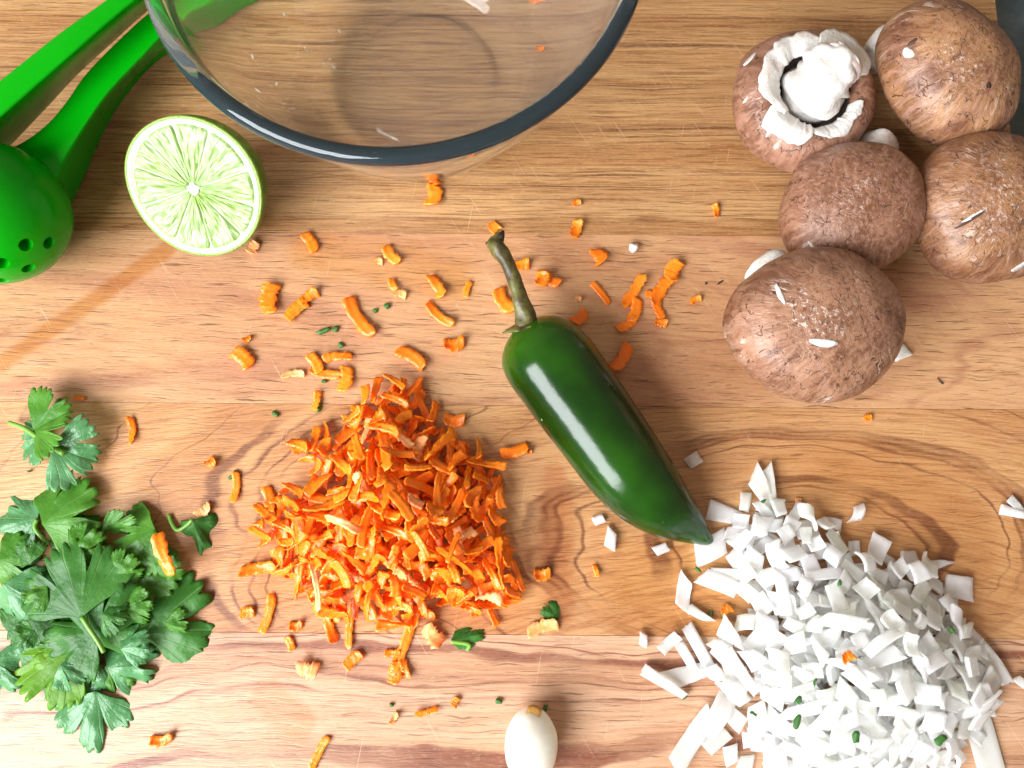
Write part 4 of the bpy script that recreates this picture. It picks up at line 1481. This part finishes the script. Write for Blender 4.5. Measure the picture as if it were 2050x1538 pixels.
O = 'white onion piece '
LOOSE_ONION = [
    (1388, 921, 30, 28, 30, 'alone right of the pepper, above the onion heap'), (1198, 1041, 22, 18, 20, 'small dice just left of the pepper tip'),
    (1222, 1080, 46, 22, 80, 'slim, left below the pepper'), (1322, 1100, 30, 20, 20, 'chip below the pepper tip'),
    (1800, 706, 36, 32, 15, 'translucent, touching the big mushroom on its right'), (1710, 1028, 36, 24, 70, 'shard alone above the middle of the heap'),
    (1867, 1130, 62, 28, 12, 'translucent flake above the right side of the heap'), (1918, 1176, 62, 48, -10, 'broad translucent one at the upper right of the heap'),
    (2022, 1026, 46, 22, -15, 'lower of the two at the right edge'), (2034, 1014, 40, 18, -50, 'upper of the two at the right edge'),
    (2044, 1366, 40, 18, -35, 'sliver at the right edge beside the heap'), (1286, 1282, 26, 15, 85, 'tiny dice far left of the heap'),
    (1368, 1186, 62, 30, 80, 'upright block at the left of the heap'), (1396, 1228, 52, 22, -32, 'slanted strip below the upright block'),
    (1338, 1285, 52, 22, 40, 'bent translucent strip left of the heap'), (1372, 1312, 60, 24, -60, 'crumpled one left of the heap'),
    (1400, 1300, 100, 26, -62, 'long strip leaning on the left of the heap'), (1328, 1366, 100, 24, -32, 'long wedge pointing left from the heap'),
    (1376, 1350, 90, 40, 16, 'broad flap left of the heap'), (1386, 1476, 128, 44, 54, 'longest strip at the lower left of the heap'),
    (1432, 1428, 90, 46, 56, 'second strip at the lower left of the heap'), (1432, 1478, 54, 40, 35, 'square at the lower left of the heap'),
    (1462, 1510, 36, 34, 20, 'small square at the bottom left of the heap'), (1528, 1482, 70, 44, -8, 'wide block at the bottom of the heap'),
    (1490, 1535, 50, 34, 70, 'cut by the bottom edge left of the heap'), (1525, 985, 84, 38, -64, 'tall strip standing out at the top of the heap'),
    (1541, 980, 78, 26, -80, 'translucent strip behind the tall one at the top'), (1490, 1004, 42, 22, 80, 'small upright one at the top left of the heap'),
    (1450, 1030, 68, 42, -16, 'lilac tinted block beside the pepper tip'), (1540, 1043, 54, 30, -3, 'level block under the tall strip'),
    (1592, 1030, 46, 18, 66, 'slim upright one at the top of the heap'), (1418, 1098, 70, 46, 25, 'large flat one under the pepper tip'),
    (1472, 1064, 52, 22, 8, 'flat one right of the pepper tip'), (1476, 1090, 44, 26, -40, 'small square right of the pepper tip'),
    (1480, 1118, 48, 44, -50, 'square below the pepper tip'), (1440, 1168, 78, 42, -22, 'green flecked block at the left of the heap'),
    (1965, 1480, 150, 60, -78, 'long translucent band at the lower right of the heap'), (1972, 1320, 120, 40, -52, 'pointed translucent sliver at the right of the heap'),
    (1960, 1385, 70, 40, -70, 'translucent dice at the right foot of the heap'), (1900, 1255, 50, 40, -70, 'translucent square at the upper right foot of the heap'),
    (1928, 1452, 90, 30, -40, 'narrow strip at the lower right of the heap'),
]
for k, (px, py, ln, wd, ang, lab) in enumerate(LOOSE_ONION):
    sc = PXCM(px, py)
    me = ONIONS[(k * 7 + 2) % len(ONIONS)]
    o = link('onion_piece', me, loc=P(px, py, 0.012 + 0.02 * (k % 4)), quat=Quaternion((0, 0, 1), R(ang)), scale=(ln / sc, wd / sc, 0.75 + 0.35 * (k % 3)))
    tag(o, O + lab, 'onion piece', 'loose onion pieces round the onion heap')

OH = Heap([(1478, 1040), (1530, 1005), (1600, 1020), (1672, 1050), (1712, 1105), (1800, 1098), (1862, 1150), (1892, 1205), (1935, 1262), (1975, 1340), (1985, 1400), (1930, 1450), (1905, 1500), (1890, 1560), (1700, 1600), (1520, 1580), (1510, 1500), (1470, 1440),
           (1480, 1400), (1425, 1355), (1420, 1290), (1480, 1240), (1492, 1190), (1448, 1150), (1450, 1090)], (1700, 1340), 1.7, 0.14)
rg = random.Random(12)
under = []
for k in range(600):
    me = ONIONS[rg.randrange(len(ONIONS))]
    ln, wd = rg.uniform(0.5, 1.0), rg.uniform(0.4, 0.75)
    d = OH.drop(rg, ln, wd, 0.12, 0.6)
    if d is None:
        break
    under.append((me, d[0], d[1], (ln, wd, 1.0)))
oh = joined('diced_onion', under, ONION)
tag(oh, 'inner mass of white diced onion deep in the heap', 'diced onion', kind='stuff')
for k in range(255):
    me = ONIONS[rg.randrange(len(ONIONS))]
    if rg.random() < 0.18:
        ln, wd = rg.uniform(0.95, 1.6), rg.uniform(0.32, 0.6)
    else:
        ln, wd = rg.uniform(0.5, 0.95), rg.uniform(0.4, 0.8)
    d = OH.drop(rg, ln, wd, 0.11, 1.3, 200, 0.18)
    if d is None:
        break
    o = link('onion_piece', me, loc=d[0], quat=d[1], scale=(ln, wd, rg.uniform(0.7, 1.25)))
    tag(o, '%s onion piece %s %s of the onion heap' % (('long' if ln > 0.95 else 'short' if ln < 0.7 else 'medium') + (' wide' if wd > 0.62 else ' narrow' if wd < 0.48 else ''), lean(d[1]), OH.where(d[0])), 'onion piece', 'onion pieces in the heap')


# ------------------------------------------------------------------ cilantro
def leaf_mesh(seed, A, fold, curl, ripple, mat, asym=0.0):
    """unit leaf: base at the origin, tip towards +x; uv = (angle, radius)"""
    rng = random.Random(seed)
    n, m = 120, 12
    off = rng.random() * 30
    lobes = [(-0.60 * A + rng.uniform(-4, 4), rng.uniform(0.72, 0.92)), (rng.uniform(-5, 5), 1.0), (0.60 * A + rng.uniform(-4, 4), rng.uniform(0.72, 0.92))]
    notch = [(-0.30 * A + rng.uniform(-3, 3), rng.uniform(0.38, 0.58)), (0.30 * A + rng.uniform(-3, 3), rng.uniform(0.38, 0.58))]
    rs = []
    nt = rng.choice((13, 15, 17))
    for i in range(n):
        th = -A + 2 * A * i / (n - 1)
        env = 1.0 - 0.20 * (abs(th) / A) ** 2 + 0.06 * mnoise.noise(Vector((th * 0.035 + off, 2, 0)))
        for c, dp in notch:
            env *= 1 - dp * max(0.0, 1 - abs(th - c) / (0.095 * A)) ** 1.2
        edge = min(1.0, (A - abs(th)) / (0.10 * A))
        env *= 0.62 + 0.38 * edge ** 0.6
        ph = (th + A) / (2 * A) * nt + 0.3 * math.sin(off + th * 0.05)
        tooth = abs(math.sin(math.pi * ph)) ** 0.55
        rs.append(env * (0.83 + 0.17 * tooth))
    verts, uv, faces = [(0, 0, 0)], [(0.5, 0.0)], []
    for k in range(1, m + 1):
        f = k / m
        for i in range(n):
            th = R(-A + 2 * A * i / (n - 1)) * (1 - 0.10 * (1 - f))
            r = rs[i] * f
            # inner rings ignore the teeth
            if f < 0.8:
                sm = sum(rs[max(0, i - 4):i + 5]) / len(rs[max(0, i - 4):i + 5])
                w = f / 0.8
                r = f * (sm * (1 - w) + rs[i] * w)
            x, y = r * math.cos(th), r * math.sin(th)
            z = fold * abs(y) + curl * r * r + ripple * r * mnoise.noise(Vector((x * 3.2 + off, y * 3.2, seed))) + ripple * 0.30 * f * f * math.sin(i * 0.16 + off)
            verts.append((x, y, z))
            uv.append((i / (n - 1), f))
    for i in range(n - 1):
        faces.append((0, 1 + i, 2 + i))
    for k in range(m - 1):
        for i in range(n - 1):
            a = 1 + k * n + i
            faces.append((a, a + n, a + n + 1, a + 1))
    return make_mesh('cilantro_leaf', verts, faces, mat, uv=uv)


def place_leaf(name, base, tip, zb, zt, roll, A, fold, curl, ripple, mat, seed, label=None, parent=None, width=1.0, stem=None):
    b, t = P(*base, zb), P(*tip, zt)
    x = (t - b)
    L = x.length
    x.normalize()
    up = Vector((0, 0, 1))
    y = up.cross(x).normalized()
    zz = x.cross(y)
    q = Matrix((x, y, zz)).transposed().to_quaternion() @ Quaternion((1, 0, 0), R(roll))
    me = leaf_mesh(seed, A, fold, curl, ripple, mat)
    if parent is None:
        o = link(name, me, loc=b, quat=q, scale=(L, L * width, L))
        tag(o, label, 'cilantro', 'cilantro leaves in the lower left')
    else:
        o = link(name, me, parent, loc=b - Vector(parent.location) / U, quat=q, scale=(L, L * width, L))
    so = o.modifiers.new('thickness', 'SOLIDIFY')
    so.thickness = 0.018 * U / max(L, 0.3)
    if stem:
        pts = [P(sx, sy, sz) for sx, sy, sz in stem] + [b]
        pts = smooth_path(pts, 14)
        org = b if parent is None else Vector(parent.location) / U
        v, f = tube([Vector(p) for p in pts], [0.075] * 14, 8, 0.1, seed)
        # the blade is scaled and turned, so the stalk is brought into its frame
        mi = (Matrix.Translation(b) @ q.to_matrix().to_4x4() @ Matrix.Diagonal((L, L * width, L, 1))).inverted()
        link('leaf_stalk', make_mesh('leaf_stalk', [mi @ Vector(p) for p in v], f, STEM_GREEN), o)
    return o


# the loose sprig at the top
sp = link('cilantro_sprig', None, loc=P(100, 890, 0))
tag(sp, 'small cilantro sprig with three leaflets, set apart above the pile', 'cilantro', 'cilantro leaves in the lower left')
pts = smooth_path([P(18, 846, 0.25), P(50, 858, 0.5), P(82, 880, 0.75), P(108, 896, 0.85), P(128, 908, 0.9)], 18)
v, f = tube([Vector(p) - Vector(sp.location) / U for p in pts], list(np.linspace(0.07, 0.11, 18)), 10, 0.1, 2)
link('stalk', make_mesh('stalk', v, f, STEM_GREEN), sp)
place_leaf('leaflet', (66, 864), (134, 818), 0.6, 1.15, -14, 78, 0.25, -0.1, 0.10, LEAF_MID, 3, parent=sp, width=1.1)
place_leaf('leaflet', (80, 876), (38, 908), 0.5, 0.12, 10, 80, 0.1, -0.1, 0.10, LEAF_UNDER_SHEEN, 4, parent=sp, width=1.0)
place_leaf('leaflet', (104, 893), (192, 926), 0.85, 0.55, 6, 72, 0.30, -0.15, 0.12, LEAF_UNDER_SHEEN, 5, parent=sp, width=1.25)

LEAVES = [
    # base, tip, z base, z tip, roll, A, fold, curl, ripple, mat, width, label, stem
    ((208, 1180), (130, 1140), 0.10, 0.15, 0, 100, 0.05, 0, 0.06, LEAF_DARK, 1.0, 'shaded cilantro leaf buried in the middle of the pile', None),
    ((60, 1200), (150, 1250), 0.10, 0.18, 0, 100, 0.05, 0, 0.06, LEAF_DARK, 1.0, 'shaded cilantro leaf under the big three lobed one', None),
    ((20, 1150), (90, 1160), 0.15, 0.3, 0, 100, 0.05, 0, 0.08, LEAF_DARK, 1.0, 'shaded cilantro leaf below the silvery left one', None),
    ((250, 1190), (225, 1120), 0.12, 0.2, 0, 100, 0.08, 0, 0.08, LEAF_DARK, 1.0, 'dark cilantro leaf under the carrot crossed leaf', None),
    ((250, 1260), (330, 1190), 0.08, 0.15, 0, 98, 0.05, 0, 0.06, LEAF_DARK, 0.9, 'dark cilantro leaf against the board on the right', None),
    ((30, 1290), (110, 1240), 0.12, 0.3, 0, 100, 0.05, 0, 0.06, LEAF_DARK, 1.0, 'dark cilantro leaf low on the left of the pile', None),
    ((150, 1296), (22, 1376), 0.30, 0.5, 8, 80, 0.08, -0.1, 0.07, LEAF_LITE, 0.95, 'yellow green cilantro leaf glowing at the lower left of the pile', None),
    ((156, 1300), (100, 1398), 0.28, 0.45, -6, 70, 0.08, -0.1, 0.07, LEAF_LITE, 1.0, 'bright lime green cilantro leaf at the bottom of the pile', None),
    ((75, 1040), (-22, 1036), 0.30, 0.35, 6, 92, 0.12, -0.2, 0.12, LEAF_UNDER_SHEEN, 0.95, 'silvery cilantro leaf touching the left edge', [(100, 1088, 0.2), (82, 1074, 0.3), (70, 1056, 0.3)]),
    ((100, 1075), (215, 1072), 0.35, 0.5, -10, 86, 0.2, 0, 0.12, LEAF_DARK, 0.62, 'blue green cilantro leaf edge below the upright fan', None),
    ((84, 1050), (172, 972), 0.45, 0.85, -12, 92, 0.12, -0.2, 0.10, LEAF_MID, 1.0, 'upright fan shaped cilantro leaf at the top of the pile', None),
    ((202, 1064), (272, 1040), 0.4, 0.7, 40, 60, 0.2, 0, 0.1, LEAF_MID, 0.6, 'narrow upturned cilantro leaf beside the upright fan', None),
    ((312, 1062), (222, 1108), 0.55, 0.7, 8, 90, 0.16, -0.15, 0.10, LEAF_MID, 1.05, 'olive green cilantro leaf under the carrot strip', None),
    ((262, 1142), (345, 1192), 0.30, 0.5, 0, 84, 0.14, -0.1, 0.10, LEAF_MID, 0.9, 'dull green cilantro leaf below the carrot strip', None),
    ((288, 1268), (402, 1172), 0.35, 0.5, 0, 92, 0.10, -0.15, 0.10, LEAF_DARK, 0.95, 'broad blue green cilantro leaf at the right of the pile', None),
    ((386, 1040), (402, 1126), 0.35, 0.25, 0, 96, 0.25, -0.3, 0.22, LEAF_DARK, 0.80, 'small crumpled cilantro leaf apart on the right', [(338, 1030, 0.06), (344, 1048, 0.1), (356, 1062, 0.15), (376, 1050, 0.3)]),
    ((8, 1168), (60, 1252), 0.6, 0.5, 10, 90, 0.2, -0.25, 0.12, LEAF_UNDER_SHEEN, 0.9, 'pale shiny cilantro leaf curling at the left edge', None),
    ((-5, 1120), (62, 1110), 0.45, 0.6, -6, 90, 0.12, -0.1, 0.1, LEAF_MID, 1.0, 'cilantro leaf at the left edge below the silvery one', None),
    ((196, 1262), (78, 1288), 0.75, 0.6, 6, 84, 0.10, -0.10, 0.09, LEAF_DARK, 0.95, 'dark shaded cilantro leaf over the yellow green one', None),
    ((190, 1290), (272, 1178), 0.75, 1.0, 12, 84, 0.12, -0.15, 0.10, LEAF_DARK, 1.0, 'dark cilantro leaf with a bluish tip right of centre', None),
    ((164, 1236), (112, 1092), 0.95, 1.25, 0, 74, 0.10, -0.12, 0.06, LEAF_DARK, 1.05, 'big three lobed cilantro leaf on top of the pile', [(208, 1306, 0.85), (196, 1284, 0.95), (180, 1260, 0.98)]),
    ((214, 1338), (302, 1292), 0.4, 0.5, 0, 92, 0.2, -0.2, 0.18, LEAF_UNDER_SHEEN, 0.9, 'wrinkled cilantro leaf at the lower right of the pile', None),
    ((212, 1332), (262, 1378), 0.35, 0.25, 0, 88, 0.2, -0.2, 0.16, LEAF_MID, 0.9, 'curled cilantro leaf below the wrinkled one', None),
    ((198, 1328), (142, 1384), 0.45, 0.4, 0, 80, 0.2, -0.2, 0.14, LEAF_UNDER_SHEEN, 0.75, 'light veined cilantro leaf left of the wrinkled one', None),
    ((146, 1366), (112, 1444), 0.22, 0.2, 0, 96, 0.10, -0.15, 0.12, LEAF_UNDER_SHEEN, 1.0, 'silvery cilantro leaf hanging below the pile', None),
    ((192, 1384), (172, 1510), 0.30, 0.15, -4, 78, 0.08, -0.05, 0.08, LEAF_UNDER_SHEEN, 0.85, 'shiny puckered cilantro leaf lowest in the pile', None),
    ((-24, 1320), (22, 1396), 0.3, 0.2, 0, 92, 0.1, -0.15, 0.12, LEAF_UNDER_SHEEN, 0.9, 'cilantro leaf cut off by the left edge near the bottom', None),
    ((232, 1500), (232, 1440), 0.3, 0.2, 0, 0, 0, 0, 0, None, 0, None, None),
]
for k, (b, t, zb, zt, roll, A, fold, curl, rip, mt, w, lab, stm) in enumerate(LEAVES):
    if mt is None:
        continue
    place_leaf('cilantro_leaf', b, t, zb, zt, roll, A, -fold, curl, rip, mt, 220 + k, lab, None, w, stm)


SMALL = [((150, 1110), (196, 1070), 1.0, 'small cilantro leaf between the upright fan and the three lobed one'), ((60, 1130), (28, 1090), 0.8, 'small cilantro leaf above the left edge ones'), ((250, 1215), (296, 1226), 0.9, 'small bluish cilantro leaf right of the dark one'),
         ((120, 1330), (160, 1358), 0.8, 'small cilantro leaf over the lime green one'), ((232, 1150), (268, 1120), 0.95, 'small cilantro leaf left of the carrot strip'), ((70, 1262), (28, 1288), 0.85, 'small cilantro leaf over the yellow green one on the left'),
         ((318, 1150), (352, 1120), 0.7, 'small cilantro leaf right of the carrot strip'), ((240, 1300), (286, 1268), 0.85, 'small frilly cilantro leaf above the wrinkled one'), ((96, 1180), (40, 1196), 1.1, 'small cilantro leaf overlapping the pale shiny one'),
         ((205, 1228), (246, 1240), 1.15, 'small cilantro leaf beside the stalk of the three lobed one'), ((330, 1246), (366, 1262), 0.5, 'small cilantro leaf at the right foot of the pile')]
for k, (b, t, z, lab) in enumerate(SMALL):
    place_leaf('cilantro_leaf', b, t, z - 0.15, z + 0.1, (-1) ** k * 14, 84, -0.22, -0.25, 0.16, (LEAF_MID, LEAF_DARK, LEAF_MID, LEAF_UNDER_SHEEN)[k % 4], 400 + k, lab, None, 0.95)

# the carrot strip lying across the cilantro
o = link('carrot_shred', SHREDS[5], loc=P(332, 1110, 0.85), quat=Quaternion((0, 0, 1), R(-66)), scale=(90 / PXCM(332, 1110, 0.8), 24 / PXCM(332, 1110, 0.8) / 0.35, 1.2))
tag(o, 'orange carrot strip lying across the cilantro leaves', 'carrot shred', 'loose carrot shreds on the board')


# ------------------------------------------------------------------ chopped herb flecks and crumbs
def fleck_mesh(seed, mat, name='herb_fleck'):
    rng = random.Random(seed)
    n = 9
    ring = []
    for j in range(n):
        a = 2 * math.pi * j / n
        r = 0.5 * rng.uniform(0.55, 1.1)
        ring.append((r * math.cos(a), r * math.sin(a)))
    k = rng.uniform(0.1, 0.45)
    rings = []
    for s, z in ((0.92, 0.0), (1.0, 0.10), (0.55, 0.17)):
        rings.append([Vector((x * s, y * s, z + k * abs(x) * 0.6 + 0.06 * mnoise.noise(Vector((x * 5, y * 5, seed))))) for x, y in ring])
    v, f = ring_loft(rings)
    return fix_normals(make_mesh(name, v, f, mat))


FLECKS = [fleck_mesh(500 + k, FLECK) for k in range(6)]
G_ = 'chopped green herb fleck '
BITS = [
    (648, 664, 34, 13, 18, 'dark strip left of the longest carrot strip'), (672, 660, 16, 15, 60, 'folded end of the dark strip above the heap'), (684, 692, 18, 12, -30, 'between the dark strip and the carrot heap'),
    (752, 622, 17, 12, 20, 'left of the pair beside the longest carrot strip'), (775, 614, 17, 14, 40, 'right of the pair beside the longest carrot strip'), (650, 764, 14, 10, 0, 'under the carrot tangle'),
    (640, 816, 28, 10, 80, 'dark, behind the upright carrot sliver'), (552, 829, 20, 12, -30, 'alone left of the top of the carrot heap'), (606, 620, 24, 9, 20, 'under the carrot pair below the lime'),
    (785, 1411, 14, 9, -10, 'speck below the carrot trail'), (998, 1403, 20, 12, -10, 'spiky, up left of the garlic clove'), (1092, 1416, 16, 12, 80, 'dark, just right of the garlic clove tip'),
    (1368, 1395, 14, 11, 20, 'below the long onion wedge'), (466, 952, 30, 9, 55, 'behind the carrot sliver near the cilantro'), (1422, 1228, 16, 10, 80, 'dark, left of the onion heap'),
    (1447, 1231, 12, 12, 50, 'second one left of the onion heap'), (120, 806, 20, 16, 60, 'dark, at the top of the cilantro sprig'), (410, 1278, 16, 4, 30, 'hair thin sliver right of the cilantro'),
    (60, 944, 8, 6, 0, 'tiny speck below the cilantro sprig'),
]
for k, (px, py, ln, wd, ang, lab) in enumerate(BITS):
    sc = PXCM(px, py)
    o = link('herb_fleck', FLECKS[k % 6], loc=P(px, py, 0.01), quat=Quaternion((0, 0, 1), R(ang)), scale=(ln / sc, wd / sc, 0.5))
    tag(o, G_ + lab, 'herb fleck', 'chopped herb flecks on the board')
for k, (px, py, ln, wd, ang, lab) in enumerate([
        (1528, 1003, 18, 7, 30, 'on the tall onion strip'), (1598, 1400, 26, 16, 40, 'upper bright one on the onion heap'), (1594, 1446, 44, 14, 70, 'long bright one on the onion heap'), (1507, 1428, 20, 9, -30, 'at the left slope of the onion heap'),
        (1712, 1475, 28, 20, 70, 'rounded, near the foot of the onion heap'), (1880, 1481, 34, 20, 40, 'at the lower right of the onion heap'), (1905, 1262, 24, 12, -50, 'at the right edge of the onion heap'),
        (1680, 1166, 20, 10, 70, 'near the top of the onion heap'), (1396, 1140, 22, 8, -40, 'at the corner of the onion block left of the heap'), (1630, 1365, 20, 6, 70, 'thin, on the crest of the onion heap')]):
    z = 0.35
    for _ in range(3):
        p = P(px, py, z)
        z = max(0.2, OH.at(p.x, p.y) + 0.04)
    p = P(px, py, z)
    sc = PXCM(px, py, z)
    o = link('herb_fleck', FLECKS[(k + 2) % 6], loc=p, quat=Quaternion((0, 0, 1), R(ang)), scale=(ln / sc, wd / sc, 0.5))
    tag(o, G_ + lab, 'herb fleck', 'chopped herb flecks on the onion')
for px, py, lab in ((1453, 1222, 'left slope'), (1695, 1316, 'crest')):
    z = 0.3
    for _ in range(3):
        p = P(px, py, z)
        z = max(0.05, OH.at(p.x, p.y) + 0.02)
    o = link('carrot_shred', SHREDS[2], loc=P(px, py, z), quat=Quaternion((0, 0, 1), R(30)), scale=(0.42, 0.8, 0.8))
    tag(o, 'tiny orange carrot bit on the %s of the onion heap' % lab, 'carrot shred', 'carrot bits on the onion')
for nm, b, t, A, w, lab in (('cilantro_leaf', (902, 1284), (968, 1272), 70, 0.7, 'oval green leaf scrap below the carrot heap'), ('cilantro_leaf', (1118, 1238), (1086, 1222), 80, 1.0, 'small green leaf scrap above the pale carrot strip')):
    place_leaf(nm, b, t, 0.12, 0.30, 0, A, -0.25, -0.2, 0.1, LEAF_DARK, 77 + int(w * 10), lab, None, w, [(936, 1302, 0.05), (938, 1290, 0.1)] if w < 0.8 else None)
# white crumb of mushroom, dark crumbs
o = link('mushroom_crumb', fleck_mesh(601, FLESH, 'mushroom_crumb'), loc=P(1268, 498, 0.02), quat=Quaternion((0, 0, 1), R(-30)), scale=(0.5, 0.42, 1.5))
tag(o, 'white crumb of mushroom on the bare board above the pepper', 'crumb')
for k, (px, py, ln, wd, ang, lab) in enumerate([(1442, 566, 22, 4, 32, 'thin dark crumb left of the big mushroom'), (1413, 568, 6, 5, 0, 'dark dot left of the thin dark crumb'), (1882, 764, 20, 4, -50, 'thin dark curl right of the big mushroom'), (975, 487, 8, 7, 0, 'dark dot by the pepper stem')]):
    sc = PXCM(px, py)
    o = link('dark_crumb', fleck_mesh(620 + k, DARK_BIT, 'dark_crumb'), loc=P(px, py, 0.005), quat=Quaternion((0, 0, 1), R(ang)), scale=(ln / sc, wd / sc, 0.25))
    tag(o, lab, 'crumb')
# specks of onion stuck to the inside of the bowl
bb = bpy.data.objects['bowl_body']
bpy.context.view_layer.update()
bvh = BVHTree.FromPolygons([(bb.matrix_world @ v.co) / U for v in bb.data.vertices], [tuple(p.vertices) for p in bb.data.polygons])
SP = fleck_mesh(640, ONION, 'onion_speck')
for px, py, ln, wd, ang in ((681, 63, 9, 7, 0), (668, 135, 12, 8, 20), (661, 119, 9, 5, 60), (615, 103, 20, 5, -25), (505, 114, 12, 4, -60), (553, 168, 16, 6, 70), (516, 182, 20, 4, 20), (570, 30, 10, 5, 0), (790, 278, 24, 6, -20), (650, 130, 12, 2, -60)):
    h, n = hit_on(bvh, px, py)
    if h is None:
        continue
    sc = PXCM(px, py, h.z)
    if n.dot(EYE - h) < 0:
        n = -n
    o = link('onion_speck', SP, loc=h + n * 0.003, quat=Vector((0, 0, 1)).rotation_difference(n) @ Quaternion((0, 0, 1), R(ang)), scale=(ln / sc, wd / sc, 0.12))
    tag(o, 'tiny white onion speck stuck inside the glass bowl', 'onion speck', 'onion specks in the bowl')
